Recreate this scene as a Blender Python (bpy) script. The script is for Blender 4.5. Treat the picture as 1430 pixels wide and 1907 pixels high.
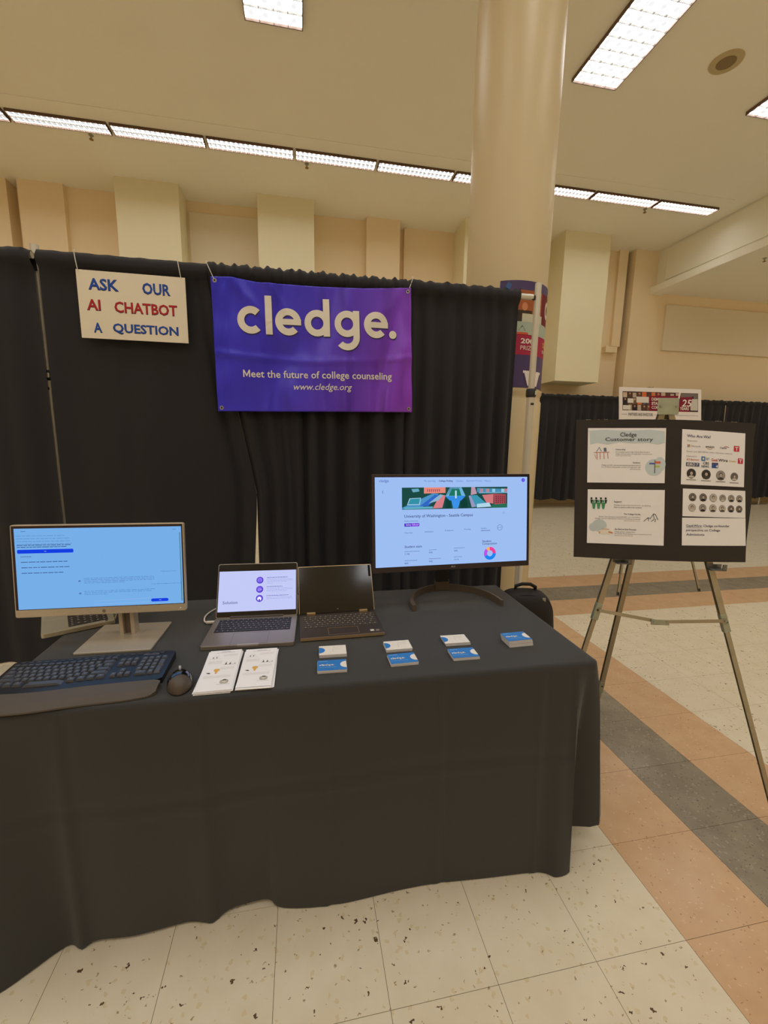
import bpy, bmesh, math, random
from mathutils import Matrix, Vector
random.seed(7)
for o in list(bpy.data.objects):
    bpy.data.objects.remove(o)
scene = bpy.context.scene
COL = scene.collection

# ------------------------------------------------------------------ camera, world, exposure
cam_d = bpy.data.cameras.new('camera')
cam_d.sensor_fit = 'HORIZONTAL'; cam_d.sensor_width = 36.0
cam_d.lens = 36.0 * 800.0 / 1430.0
cam_d.clip_start = 0.05; cam_d.clip_end = 100
cam = bpy.data.objects.new('camera', cam_d); COL.objects.link(cam)
RX = Vector((0.9822171, -0.18711166, 0.01545289))
RY = Vector((0.01565473, 0.16364033, 0.98639585))
RZ = Vector((-0.18709488, -0.96861296, 0.16365951))
cm = Matrix.Identity(4)
for i in range(3):
    cm[i][0] = RX[i]; cm[i][1] = RY[i]; cm[i][2] = RZ[i]
cm[0][3], cm[1][3], cm[2][3] = 0.0, 0.0, 1.45
cam.matrix_world = cm
scene.camera = cam
EXPO = 0.38
LAMP = 7.0                                   # radiance of the ceiling lamps
LAMP_COL = (1.0, 1.0, 1.0)
scene.view_settings.view_transform = 'Standard'
scene.view_settings.look = 'None'
scene.view_settings.gamma = 1.0
scene.view_settings.use_curve_mapping = False
scene.view_settings.exposure = EXPO
scene.cycles.max_bounces = 8; scene.cycles.diffuse_bounces = 5; scene.cycles.glossy_bounces = 3
scene.cycles.adaptive_threshold = 0.02
w = bpy.data.worlds.new('world'); scene.world = w; w.use_nodes = True
w.node_tree.nodes['Background'].inputs[0].default_value = (0.30, 0.24, 0.16, 1)
w.node_tree.nodes['Background'].inputs[1].default_value = 0.4

# ------------------------------------------------------------------ materials
def lin(c):
    c = c / 255.0
    return c / 12.92 if c <= 0.04045 else ((c + 0.055) / 1.055) ** 2.4
def L3(rgb):
    return (lin(rgb[0]), lin(rgb[1]), lin(rgb[2]), 1.0)
MATS = {}
def pm(name, rgb, rough=0.6, metal=0.0, spec=0.5, noise=None, bump=None, sheen=0.0, coat=0.0):
    """plain procedural material: noise=(scale, amount, rgb2), bump=(scale, strength)"""
    if name in MATS:
        return MATS[name]
    m = bpy.data.materials.new(name); m.use_nodes = True
    nt = m.node_tree; b = nt.nodes['Principled BSDF']
    b.inputs['Base Color'].default_value = L3(rgb)
    b.inputs['Roughness'].default_value = rough
    b.inputs['Metallic'].default_value = metal
    b.inputs['Specular IOR Level'].default_value = spec
    if sheen:
        b.inputs['Sheen Weight'].default_value = sheen
        b.inputs['Sheen Roughness'].default_value = 0.6
    if coat:
        b.inputs['Coat Weight'].default_value = coat
    if noise or bump:
        g = nt.nodes.new('ShaderNodeTexCoord')
    if noise:
        t = nt.nodes.new('ShaderNodeTexNoise'); t.inputs['Scale'].default_value = noise[0]
        t.inputs['Detail'].default_value = 4
        nt.links.new(g.outputs['Object'], t.inputs['Vector'])
        r = nt.nodes.new('ShaderNodeValToRGB')
        r.color_ramp.elements[0].position = 0.5 - noise[1]; r.color_ramp.elements[1].position = 0.5 + noise[1]
        r.color_ramp.elements[0].color = L3(rgb); r.color_ramp.elements[1].color = L3(noise[2])
        nt.links.new(t.outputs['Fac'], r.inputs['Fac'])
        nt.links.new(r.outputs['Color'], b.inputs['Base Color'])
    if bump:
        t2 = nt.nodes.new('ShaderNodeTexNoise'); t2.inputs['Scale'].default_value = bump[0]
        t2.inputs['Detail'].default_value = 3
        nt.links.new(g.outputs['Object'], t2.inputs['Vector'])
        bp = nt.nodes.new('ShaderNodeBump'); bp.inputs['Strength'].default_value = bump[1]
        bp.inputs['Distance'].default_value = 0.01
        nt.links.new(t2.outputs['Fac'], bp.inputs['Height'])
        nt.links.new(bp.outputs['Normal'], b.inputs['Normal'])
    MATS[name] = m
    return m
def em(rgb, k=1.0):
    """screen pixel colour: emits light"""
    name = 'screen_%d_%d_%d_%d' % (rgb[0], rgb[1], rgb[2], int(k * 100))
    if name in MATS:
        return MATS[name]
    m = bpy.data.materials.new(name); m.use_nodes = True
    nt = m.node_tree; nt.nodes.clear()
    e = nt.nodes.new('ShaderNodeEmission'); out = nt.nodes.new('ShaderNodeOutputMaterial')
    e.inputs['Color'].default_value = L3(rgb); e.inputs['Strength'].default_value = k / 2 ** EXPO
    nt.links.new(e.outputs[0], out.inputs['Surface'])
    MATS[name] = m
    return m
def ink(rgb):
    return pm('ink_%d_%d_%d' % tuple(rgb), rgb, 0.7, spec=0.2)

# ------------------------------------------------------------------ mesh helpers
class M:
    def __init__(self):
        self.v = []; self.f = []
    def add(self, vs, fs):
        n = len(self.v)
        self.v += [tuple(p) for p in vs]
        self.f += [tuple(i + n for i in q) for q in fs]
        return self
    def box(self, x0, x1, y0, y1, z0, z1):
        vs = [(x, y, z) for z in (z0, z1) for y in (y0, y1) for x in (x0, x1)]
        fs = [(0, 2, 3, 1), (4, 5, 7, 6), (0, 1, 5, 4), (2, 6, 7, 3), (0, 4, 6, 2), (1, 3, 7, 5)]
        return self.add(vs, fs)
    def prism(self, poly, z0, z1):
        n = len(poly)
        vs = [(x, y, z0) for x, y in poly] + [(x, y, z1) for x, y in poly]
        fs = [tuple(range(n - 1, -1, -1)), tuple(range(n, 2 * n))]
        fs += [(i, (i + 1) % n, n + (i + 1) % n, n + i) for i in range(n)]
        return self.add(vs, fs)
    def tube(self, pts, r, n=8, cap=True):
        pts = [Vector(p) for p in pts]
        rs = r if isinstance(r, (list, tuple)) else [r] * len(pts)
        vs = []; fs = []
        for i, p in enumerate(pts):
            d = (pts[min(i + 1, len(pts) - 1)] - pts[max(i - 1, 0)]).normalized()
            a = Vector((0, 0, 1)) if abs(d.z) < 0.9 else Vector((1, 0, 0))
            u = d.cross(a).normalized(); q = d.cross(u)
            for k in range(n):
                t = 2 * math.pi * k / n
                vs.append(p + rs[i] * (math.cos(t) * u + math.sin(t) * q))
        for i in range(len(pts) - 1):
            for k in range(n):
                fs.append((i * n + k, i * n + (k + 1) % n, (i + 1) * n + (k + 1) % n, (i + 1) * n + k))
        if cap:
            fs.append(tuple(range(n - 1, -1, -1)))
            fs.append(tuple((len(pts) - 1) * n + k for k in range(n)))
        return self.add(vs, fs)
    def lathe(self, prof, n=32, c=(0, 0, 0)):
        vs = []; fs = []
        for r, z in prof:
            for k in range(n):
                t = 2 * math.pi * k / n
                vs.append((c[0] + r * math.cos(t), c[1] + r * math.sin(t), c[2] + z))
        for i in range(len(prof) - 1):
            for k in range(n):
                fs.append((i * n + k, i * n + (k + 1) % n, (i + 1) * n + (k + 1) % n, (i + 1) * n + k))
        fs.append(tuple(range(n - 1, -1, -1)))
        fs.append(tuple((len(prof) - 1) * n + k for k in range(n)))
        return self.add(vs, fs)
    def grid(self, fn, nu, nv, closeu=False):
        vs = [fn(i / nu, j / nv) for j in range(nv + 1) for i in range(nu + (0 if closeu else 1))]
        w_ = nu if closeu else nu + 1
        fs = []
        for j in range(nv):
            for i in range(nu):
                a = j * w_ + i; b = j * w_ + (i + 1) % w_
                fs.append((a, b, b + w_, a + w_))
        return self.add(vs, fs)
    def beam(self, p0, p1, side, prof):
        """extrude a 2D profile [(a,b)] along p0-p1; a runs along `side`, b along the third axis"""
        p0 = Vector(p0); p1 = Vector(p1); d = (p1 - p0).normalized()
        s = Vector(side); s = (s - d * s.dot(d)).normalized(); t = d.cross(s)
        n = len(prof)
        vs = [p + s * a + t * b for p in (p0, p1) for a, b in prof]
        fs = [tuple(range(n - 1, -1, -1)), tuple(range(n, 2 * n))]
        fs += [(i, (i + 1) % n, n + (i + 1) % n, n + i) for i in range(n)]
        return self.add(vs, fs)
    def xf(self, mat):
        self.v = [tuple(mat @ Vector(p)) for p in self.v]
        return self
    def map(self, fn):
        self.v = [fn(*p) for p in self.v]
        return self
    def build(self, name, mat, parent=None, smooth=False, bevel=0.0, seg=2, fixn=False):
        me = bpy.data.meshes.new(name)
        me.from_pydata(self.v, [], self.f); me.validate()
        if fixn:
            bm = bmesh.new(); bm.from_mesh(me)
            bmesh.ops.recalc_face_normals(bm, faces=bm.faces[:]); bm.to_mesh(me); bm.free()
        if mat is not None:
            me.materials.append(mat)
        if smooth:
            me.polygons.foreach_set('use_smooth', [True] * len(me.polygons))
            try:
                me.set_sharp_from_angle(angle=math.radians(smooth if smooth is not True else 40))
            except Exception:
                pass
        o = bpy.data.objects.new(name, me); COL.objects.link(o)
        if parent is not None:
            o.parent = parent
        if bevel:
            md = o.modifiers.new('bevel', 'BEVEL'); md.width = bevel; md.segments = seg
            md.limit_method = 'ANGLE'; md.angle_limit = math.radians(50)
        return o
def tag(o, label, cat, group=None, kind=None):
    o['label'] = label; o['category'] = cat
    if group: o['group'] = group
    if kind: o['kind'] = kind
    return o
def thing(name, label, cat, loc=(0, 0, 0), rz=0.0, group=None):
    o = bpy.data.objects.new(name, None); COL.objects.link(o)
    o.empty_display_size = 0.05
    o.location = loc; o.rotation_euler = (0, 0, rz)
    return tag(o, label, cat, group)
def struct(o, label=None):
    o['kind'] = 'structure'
    if label: o['label'] = label
    return o
def copy_tree(o, parent=None):
    c = o.copy(); COL.objects.link(c); c.parent = parent
    for ch in list(o.children):
        copy_tree(ch, c)
    return c
def rrect(x0, x1, y0, y1, r, n=4):
    out = []
    for cx, cy, a0 in ((x1 - r, y0 + r, -90), (x1 - r, y1 - r, 0), (x0 + r, y1 - r, 90), (x0 + r, y0 + r, 180)):
        for k in range(n + 1):
            a = math.radians(a0 + 90 * k / n)
            out.append((cx + r * math.cos(a), cy + r * math.sin(a)))
    return out

# ------------------------------------------------------------------ lettering (built-in font) and flat print
_tc = {}
def text_geo(s, bold=0.0, shear=0.0):
    key = (s, bold, shear)
    if key in _tc:
        return _tc[key]
    cu = bpy.data.curves.new('txt', 'FONT'); cu.body = s; cu.size = 1.0
    cu.offset = bold; cu.shear = shear; cu.resolution_u = 2
    ob = bpy.data.objects.new('txt', cu)
    me = ob.to_mesh()
    vs = [(v.co.x, v.co.y) for v in me.vertices]
    fs = [tuple(p.vertices) for p in me.polygons]
    ob.to_mesh_clear()
    bpy.data.objects.remove(ob); bpy.data.curves.remove(cu)
    _tc[key] = (vs, fs)
    return vs, fs
class Flat:
    """flat print on a rectangle: x right, y UP, metres, origin at its lower left corner.
    mp(x, y, d) gives the 3D point, d = height above the sheet."""
    def __init__(self, mp, W, H):
        self.mp = mp; self.W = W; self.H = H; self.parts = {}; self.d = 0.0002; self.uid = None; self._n = 0
    def one(self):
        """what follows becomes one print of its own (call end() after it)"""
        self._n += 1; self.uid = self._n
    def end(self):
        self.uid = None
    def _m(self, mat, name):
        k = self.uid if self.uid is not None else name
        if k not in self.parts:
            self.parts[k] = (M(), [], [], name)
        m, mats, idx, _ = self.parts[k]
        if mat not in mats: mats.append(mat)
        self._cur = (idx, mats.index(mat))
        return m
    def put(self, mat, name, vs, fs, d=None):
        d = self.d if d is None else d
        self._m(mat, name).add([self.mp(x * self.W, y * self.H, d) for x, y in vs], fs)
        self._cur[0].extend([self._cur[1]] * len(fs))
    # all coordinates below are fractions of the sheet, y measured DOWN from the top edge
    def rect(self, mat, x0, y0, x1, y1, name='print', d=None):
        self.put(mat, name, [(x0, 1 - y1), (x1, 1 - y1), (x1, 1 - y0), (x0, 1 - y0)], [(0, 1, 2, 3)], d)
    def poly(self, mat, pts, name='print', d=None):
        self.put(mat, name, [(x, 1 - y) for x, y in pts][::-1], [tuple(range(len(pts)))], d)
    def rr(self, mat, x0, y0, x1, y1, r, name='print', d=None):
        a = self.W / self.H
        P = rrect(x0 * a, x1 * a, 1 - y1, 1 - y0, r)
        self.put(mat, name, [(x / a, y) for x, y in P], [tuple(range(len(P)))], d)
    def disc(self, mat, cx, cy, r, name='print', d=None, n=20, sy=1.0):
        a = self.W / self.H                      # r is a fraction of the width
        P = [(cx + r * math.cos(2 * math.pi * k / n), 1 - cy + r * a * sy * math.sin(2 * math.pi * k / n)) for k in range(n)]
        self.put(mat, name, P, [tuple(range(n))], d)
    def arc(self, mat, cx, cy, r0, r1, a0, a1, name='print', d=None, n=16):
        a = self.W / self.H; vs = []
        for k in range(n + 1):
            t = math.radians(a0 + (a1 - a0) * k / n)
            for r in (r0, r1):
                vs.append((cx + r * math.cos(t), 1 - cy + r * a * math.sin(t)))
        fs = [(2 * k, 2 * k + 1, 2 * k + 3, 2 * k + 2) for k in range(n)]
        self.put(mat, name, vs, fs, d)
    def line(self, mat, pts, wd, name='print', d=None):
        a = self.W / self.H; vs = []; fs = []
        for (xa, ya), (xb, yb) in zip(pts[:-1], pts[1:]):
            dx, dy = (xb - xa) * a, yb - ya; l = math.hypot(dx, dy) or 1
            nx, ny = -dy / l * wd / 2 / a, dx / l * wd / 2
            n = len(vs)
            vs += [(xa + nx, 1 - ya - ny), (xa - nx, 1 - ya + ny), (xb - nx, 1 - yb + ny), (xb + nx, 1 - yb - ny)]
            fs.append((n, n + 1, n + 2, n + 3))
        self.put(mat, name, vs, fs, d)
    def text(self, mat, s, x0, x1, yc, h=None, bold=0.0, shear=0.0, name='lettering', d=None):
        """text stretched to x0..x1, centred on yc; h = glyph box height (fraction), else natural"""
        vs, fs = text_geo(s, bold, shear)
        ax = min(p[0] for p in vs); bx = max(p[0] for p in vs)
        ay = min(p[1] for p in vs); by = max(p[1] for p in vs)
        sx = (x1 - x0) / (bx - ax)
        sy = h / (by - ay) if h else sx * self.W / self.H
        own = self.uid is None
        if own: self.one()
        self.put(mat, name, [(x0 + (x - ax) * sx, 1 - yc + (y - (ay + by) / 2) * sy) for x, y in vs], fs,
                 self.d * 1.6 if d is None else d)
        if own: self.end()
    def dashes(self, mat, x0, x1, yc, h, name='small_print', seed=None):
        """a line of print too small to read, as word-length dashes"""
        rnd = random.Random(int((x0 * 131 + yc * 977) * 1000) if seed is None else seed)
        x = x0
        while x < x1 - 0.004:
            wd = rnd.uniform(0.010, 0.040) * min(1.0, (x1 - x0) * 4)
            xe = min(x + wd, x1)
            self.rect(mat, x, yc - h * .38, xe, yc + h * .38, name)
            x = xe + 0.005 * min(1.0, (x1 - x0) * 4)
    def finish(self, parent):
        out = []
        for (m, mats, idx, name) in self.parts.values():
            o_ = m.build(name, mats[0], parent)
            for x_ in mats[1:]: o_.data.materials.append(x_)
            if len(o_.data.polygons) == len(idx): o_.data.polygons.foreach_set('material_index', idx)
            if name in ('small_print', 'photo_collage', 'campus_picture', 'campus_trees', 'drawing', 'print_photo'): o_['kind'] = 'stuff'
            out.append(o_)
        return out
# the round-letter wordmark, drawn from rings and bars; baseline 0, x-height 172, width 977
def wordmark(weight=1.0, dot=True):
    vs = []; fs = []
    sw = 41 * weight; R = 80.0; rm = R - sw / 2
    def arc(cx, cy, a0, a1, r=rm, n=28):
        b = len(vs)
        for k in range(n + 1):
            t = math.radians(a0 + (a1 - a0) * k / n)
            for q in (r - sw / 2, r + sw / 2):
                vs.append((cx + q * math.cos(t), cy + q * math.sin(t)))
        for k in range(n):
            fs.append((b + 2 * k, b + 2 * k + 1, b + 2 * k + 3, b + 2 * k + 2))
    def bar(x0, x1, y0, y1, n=6):
        b = len(vs)
        for k in range(n + 1):
            if (y1 - y0) > (x1 - x0):
                y = y0 + (y1 - y0) * k / n; vs.extend([(x0, y), (x1, y)])
            else:
                x = x0 + (x1 - x0) * k / n; vs.extend([(x, y1), (x, y0)])
        for k in range(n):
            fs.append((b + 2 * k, b + 2 * k + 1, b + 2 * k + 3, b + 2 * k + 2))
    arc(82, R, 46, 314)
    bar(190 - sw / 2, 190 + sw / 2, 0, 232)
    arc(308, R, 0, 316); bar(308 - R + sw * 0.5, 308 + R, R - sw * 0.42, R + sw * 0.42)
    arc(489, R, 0, 360); bar(569 - sw, 569, 0, 232)
    arc(679, R, 0, 360); bar(759 - sw, 759, -4, 160); arc(679, -2, 0, -140)
    arc(868, R, 0, 316); bar(868 - R + sw * 0.5, 868 + R, R - sw * 0.42, R + sw * 0.42)
    if dot:
        b = len(vs); rr_ = 25 * weight ** 0.5
        vs.extend([(980 + rr_ * math.cos(2 * math.pi * k / 20), rr_ + rr_ * math.sin(2 * math.pi * k / 20)) for k in range(20)])
        fs.append(tuple(range(b, b + 20)))
    return vs, fs
# ------------------------------------------------------------------ the room
CEIL = 5.80
m_ceil = pm('ceiling_paint', (252, 249, 233), 0.75, noise=(1.5, 0.3, (250, 246, 229)), bump=(60, 0.05))
m_wall = pm('wall_paint_peach', (250, 230, 193), 0.7, noise=(1.2, 0.3, (248, 226, 188)), bump=(70, 0.05))
m_box = pm('wall_box_paint_cream', (244, 236, 202), 0.65, noise=(1.2, 0.3, (242, 233, 197)), bump=(70, 0.05))
m_panel = pm('acoustic_panel_cloth', (242, 230, 204), 0.9, noise=(300, 0.3, (234, 222, 196)))
m_col = pm('column_paint', (212, 193, 152), 0.38, bump=(30, 0.03))
m_groove = pm('dark_joint', (96, 76, 46), 0.9, noise=(5, 0.3, (84, 66, 40)))
struct(M().box(-7.5, 13.2, -5.2, 10.0, CEIL, CEIL + 0.15).build('ceiling', m_ceil))
struct(M().box(-7.65, -7.5, -5.2, 10.0, 0, CEIL).build('wall_left', m_wall))
struct(M().box(13.2, 13.35, -5.2, 10.0, 0, CEIL).build('wall_right', m_wall))
struct(M().box(-7.5, 13.2, -5.35, -5.2, 0, CEIL).build('wall_front', m_wall))
# back wall with its pilasters, recesses and hung boxes
wb = bpy.data.objects.new('wall_back', None); COL.objects.link(wb); struct(wb, 'peach back wall with pilasters and cream boxes')
def wpart(name, x0, x1, y0, z0=0.0, z1=CEIL, m=None, y1=9.95, bev=0.0):
    return M().box(x0, x1, y0, y1, z0, z1).build(name, m or m_wall, wb, bevel=bev)
wpart('wall_surface', -7.5, 13.2, 9.60)
wpart('wall_section', -7.5, -4.92, 9.30); wpart('pilaster', -4.74, -4.03, 9.27)
wpart('wall_section', -4.03, 1.34, 9.37); wpart('pilaster', 1.34, 2.02, 9.21)
wpart('wall_section', 2.17, 7.40, 9.48); wpart('pilaster', 7.5, 8.25, 9.28)
wpart('wall_section', 8.25, 13.2, 9.36)
wpart('reveal', 7.18, 7.40, 9.40, 3.72)
wpart('sill_block', 7.00, 7.30, 9.34, 3.57, 3.70)
for x0, x1 in ((-3.05, -2.03), (-0.71, 0.30), (3.25, 4.27), (5.44, 6.50)):
    wpart('wall_box', x0, x1, 8.83, 2.80, CEIL, m_box)
wpart('acoustic_panel', -1.99, -0.74, 9.33, 2.9, 5.60, m_panel, bev=0.01)
wpart('acoustic_panel', 8.48, 12.4, 9.31, 3.68, 4.71, m_panel, bev=0.01)
# lowered ceiling on the right with its fascia
bh = M().box(8.10, 13.2, -5.2, 9.36, 4.94, CEIL).build('ceiling', m_ceil)
struct(bh, 'lowered ceiling over the right side of the hall')
M().box(8.075, 8.10, -5.0, 9.02, 5.10, 5.76).build('fascia_panel', m_ceil, bh, bevel=0.008)
M().box(7.94, 8.27, -5.2, 9.36, 4.87, 5.02).build('fascia_moulding', m_ceil, bh, bevel=0.01)
# round column
col = bpy.data.objects.new('column', None); COL.objects.link(col); struct(col, 'round cream column behind the black drape')
CX, CY, CR = 1.705, 3.60, 0.330
M().lathe([(CR, 1.88), (CR, CEIL)], 64, (CX, CY, 0)).build('column_shaft', m_col, col, smooth=30)
M().lathe([(CR + 0.012, 0), (CR + 0.012, 1.78), (CR + 0.002, 1.80), (CR + 0.002, 1.83), (CR + 0.012, 1.85), (CR + 0.012, 1.875), (CR, 1.88)], 64,
          (CX, CY, 0)).build('column_casing', m_col, col, smooth=30)

# ------------------------------------------------------------------ floor: vinyl tiles, each a piece
def floor_mat(name, base, base2, chips, rough=0.22):
    m = bpy.data.materials.new(name); m.use_nodes = True
    nt = m.node_tree; b = nt.nodes['Principled BSDF']
    N = lambda t: nt.nodes.new(t)
    geo = N('ShaderNodeNewGeometry')
    nz = N('ShaderNodeTexNoise'); nz.inputs['Scale'].default_value = 9; nz.inputs['Detail'].default_value = 5
    nt.links.new(geo.outputs['Position'], nz.inputs['Vector'])
    rp = N('ShaderNodeValToRGB'); rp.color_ramp.elements[0].position = 0.35; rp.color_ramp.elements[1].position = 0.65
    rp.color_ramp.elements[0].color = L3(base); rp.color_ramp.elements[1].color = L3(base2)
    nt.links.new(nz.outputs['Fac'], rp.inputs['Fac'])
    cur = rp.outputs['Color']
    for (sc, th, keep, colr, warp, strn) in chips:
        wn = N('ShaderNodeTexNoise'); wn.inputs['Scale'].default_value = sc * 2.0
        nt.links.new(geo.outputs['Position'], wn.inputs['Vector'])
        vm = N('ShaderNodeVectorMath'); vm.operation = 'MULTIPLY_ADD'
        nt.links.new(wn.outputs['Color'], vm.inputs[0])
        vm.inputs[1].default_value = (warp / sc,) * 3
        nt.links.new(geo.outputs['Position'], vm.inputs[2])
        mp = N('ShaderNodeMapping'); mp.inputs['Scale'].default_value = (1.0, strn, 1.0)
        mp.inputs['Rotation'].default_value = (0, 0, 0.5)
        nt.links.new(vm.outputs[0], mp.inputs['Vector'])
        vo = N('ShaderNodeTexVoronoi'); vo.inputs['Scale'].default_value = sc
        nt.links.new(mp.outputs[0], vo.inputs['Vector'])
        lt = N('ShaderNodeMath'); lt.operation = 'LESS_THAN'; lt.inputs[1].default_value = th
        nt.links.new(vo.outputs['Distance'], lt.inputs[0])
        sx = N('ShaderNodeSeparateColor'); nt.links.new(vo.outputs['Color'], sx.inputs[0])
        gt = N('ShaderNodeMath'); gt.operation = 'LESS_THAN'; gt.inputs[1].default_value = keep
        nt.links.new(sx.outputs[0], gt.inputs[0])
        mu = N('ShaderNodeMath'); mu.operation = 'MULTIPLY'
        nt.links.new(lt.outputs[0], mu.inputs[0]); nt.links.new(gt.outputs[0], mu.inputs[1])
        mx = N('ShaderNodeMix'); mx.data_type = 'RGBA'
        nt.links.new(mu.outputs[0], mx.inputs['Factor'])
        nt.links.new(cur, mx.inputs['A']); mx.inputs['B'].default_value = L3(colr)
        cur = mx.outputs['Result']
    nt.links.new(cur, b.inputs['Base Color'])
    b.inputs['Roughness'].default_value = rough
    b.inputs['Specular IOR Level'].default_value = 0.35
    MATS[name] = m
    return m
m_cream = floor_mat('vinyl_cream', (228, 217, 193), (223, 211, 185),
                    [(48, 0.30, 0.30, (218, 202, 166), 0.9, 1.0), (70, 0.24, 0.10, (168, 148, 112), 1.2, 1.5), (34, 0.21, 0.13, (96, 76, 56), 1.3, 1.6)])
m_salmon = floor_mat('vinyl_salmon', (210, 174, 135), (204, 166, 127),
                     [(60, 0.26, 0.30, (220, 184, 150), 1.2, 1.3), (75, 0.22, 0.15, (170, 124, 92), 1.2, 1.4)])
m_dark = floor_mat('vinyl_charcoal', (148, 138, 119), (134, 124, 107),
                   [(55, 0.34, 0.30, (158, 148, 130), 1.5, 1.3), (90, 0.30, 0.25, (110, 101, 88), 1.5, 1.4)])
fl = M().box(-7.5, 13.2, -5.2, 10.0, -0.15, -0.0016).build('floor', pm('tile_joint', (122, 100, 70), 0.9, noise=(8, 0.3, (112, 92, 64))))
struct(fl, 'cream speckled tile floor with salmon and charcoal stripes')
TX, TY = 0.2985, 0.312
XS = [1.10, 1.44, 1.755, 2.09]; YS = [3.13, 3.463, 3.795, 4.13]
xl = [1.10 - TX * k for k in range(29, 0, -1)] + XS + [2.09 + TX * k for k in range(1, 38)]
xl[0] = -7.5; xl = [a for a in xl if a < 13.05] + [13.2]
ya = [1.172 + TY * k for k in range(-27, 6)]; ya = [a for a in ya if -5.0 < a < 2.95]
yl = [-5.2] + ya + YS + [4.13 + TY * k for k in range(1, 18)] + [10.0]
yl = sorted(yl)
GAP = 0.0007
cells = []
for i in range(len(xl) - 1):
    for j in range(len(yl) - 1):
        x0, x1, y0, y1 = xl[i], xl[i + 1], yl[j], yl[j + 1]
        cx, cy = (x0 + x1) / 2, (y0 + y1) / 2
        if YS[0] < cy < YS[3]:
            k = 1 if YS[1] < cy < YS[2] else 0
            kind = 'dark' if k else 'salmon'
        elif XS[0] < cx < XS[3] and cy < YS[0]:
            kind = 'dark' if XS[1] < cx < XS[2] else 'salmon'
        else:
            kind = 'cream'
        cells.append((x0, x1, y0, y1, kind))
CAMV = [(RX, RY, RZ)]
def seen(x, y):
    p = Vector((x, y, -1.45)); d = -p.dot(RZ)
    if d < 0.15: return -1
    u = 715 + 800 * p.dot(RX) / d; v = 953.5 - 800 * p.dot(RY) / d
    if u < -30 or u > 1460 or v > 1960: return -1
    if -0.85 < x < 0.95 and y > 1.22 and y < 8 and x < 0.95 + 0.0 * y: return -1
    if x < 0.80 * y - 0.35 and y > 1.9: return -1            # behind the table and the drape
    return 1.0 / (d * d) / max(d, .1)
rank = sorted(cells, key=lambda c: -seen((c[0] + c[1]) / 2, (c[2] + c[3]) / 2))
near = [c for c in rank[:300] if seen((c[0] + c[1]) / 2, (c[2] + c[3]) / 2) > 0]
nearset = set((c[0], c[2]) for c in near)
FM = {'cream': m_cream, 'salmon': m_salmon, 'dark': m_dark}
_tm = {}
for x0, x1, y0, y1, k in near:
    key = (round(x1 - x0, 4), round(y1 - y0, 4), k)
    if key not in _tm:
        o = M().box(GAP, x1 - x0 - GAP, GAP, y1 - y0 - GAP, -0.004, 0).build('floor_tile', FM[k], fl)
        _tm[key] = o.data
    else:
        o = bpy.data.objects.new('floor_tile', _tm[key]); COL.objects.link(o); o.parent = fl
    o.location = (x0, y0, 0)
rest = {k: M() for k in FM}
for x0, x1, y0, y1, k in cells:
    if (x0, y0) not in nearset:
        rest[k].box(x0 + GAP, x1 - GAP, y0 + GAP, y1 - GAP, -0.004, 0)
for k in rest:
    o = rest[k].build('floor_tile_field', FM[k], fl); o['kind'] = 'stuff'

# ------------------------------------------------------------------ ceiling lights
def lamp_mat(name, k, fx, fy, low, cup):
    """bright tube light seen through louver cells; each cell has a dimmer cup of its own"""
    m = bpy.data.materials.new(name); m.use_nodes = True
    nt = m.node_tree; nt.nodes.clear()
    N = lambda t_: nt.nodes.new(t_)
    e = N('ShaderNodeEmission'); out = N('ShaderNodeOutputMaterial')
    tc = N('ShaderNodeTexCoord'); sx = N('ShaderNodeSeparateXYZ'); nt.links.new(tc.outputs['Object'], sx.inputs[0])
    fr = []
    for ax, f_ in (('X', fx), ('Y', fy)):
        mu = N('ShaderNodeMath'); mu.operation = 'MULTIPLY'; mu.inputs[1].default_value = f_; nt.links.new(sx.outputs[ax], mu.inputs[0])
        fc = N('ShaderNodeMath'); fc.operation = 'FRACT'; nt.links.new(mu.outputs[0], fc.inputs[0])
        sb_ = N('ShaderNodeMath'); sb_.operation = 'SUBTRACT'; sb_.inputs[1].default_value = 0.42 if ax == 'X' else 0.60
        nt.links.new(fc.outputs[0], sb_.inputs[0])
        sq = N('ShaderNodeMath'); sq.operation = 'POWER'; sq.inputs[1].default_value = 2.0
        ab = N('ShaderNodeMath'); ab.operation = 'ABSOLUTE'; nt.links.new(sb_.outputs[0], ab.inputs[0]); nt.links.new(ab.outputs[0], sq.inputs[0])
        fr.append(sq)
    ad = N('ShaderNodeMath'); ad.operation = 'ADD'; nt.links.new(fr[0].outputs[0], ad.inputs[0]); nt.links.new(fr[1].outputs[0], ad.inputs[1])
    mr = N('ShaderNodeMapRange'); mr.interpolation_type = 'SMOOTHSTEP'
    mr.inputs['From Min'].default_value = cup[0]; mr.inputs['From Max'].default_value = cup[1]
    mr.inputs['To Min'].default_value = low / 2 ** EXPO; mr.inputs['To Max'].default_value = k
    nt.links.new(ad.outputs[0], mr.inputs['Value']); nt.links.new(mr.outputs[0], e.inputs['Strength'])
    e.inputs['Color'].default_value = (*LAMP_COL, 1)
    m.cycles.emission_sampling = 'FRONT'
    nt.links.new(e.outputs[0], out.inputs['Surface'])
    return m
m_lamp = lamp_mat('lamp_cells', LAMP, 4 / .58, 8 / 1.22, 0.92, (.02, .12))
m_row = lamp_mat('lamp_row_cells', LAMP * 2.6, 18 / 1.225, 2 / .22, 0.74, (.07, .24))
m_louver = pm('louver_grey', (120, 116, 108), 0.4)
m_frame = pm('light_frame_dark', (110, 84, 66), 0.5)
m_metal = pm('galvanised_metal', (178, 178, 164), 0.42, 0.75, noise=(30, 0.25, (160, 160, 146)))
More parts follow.
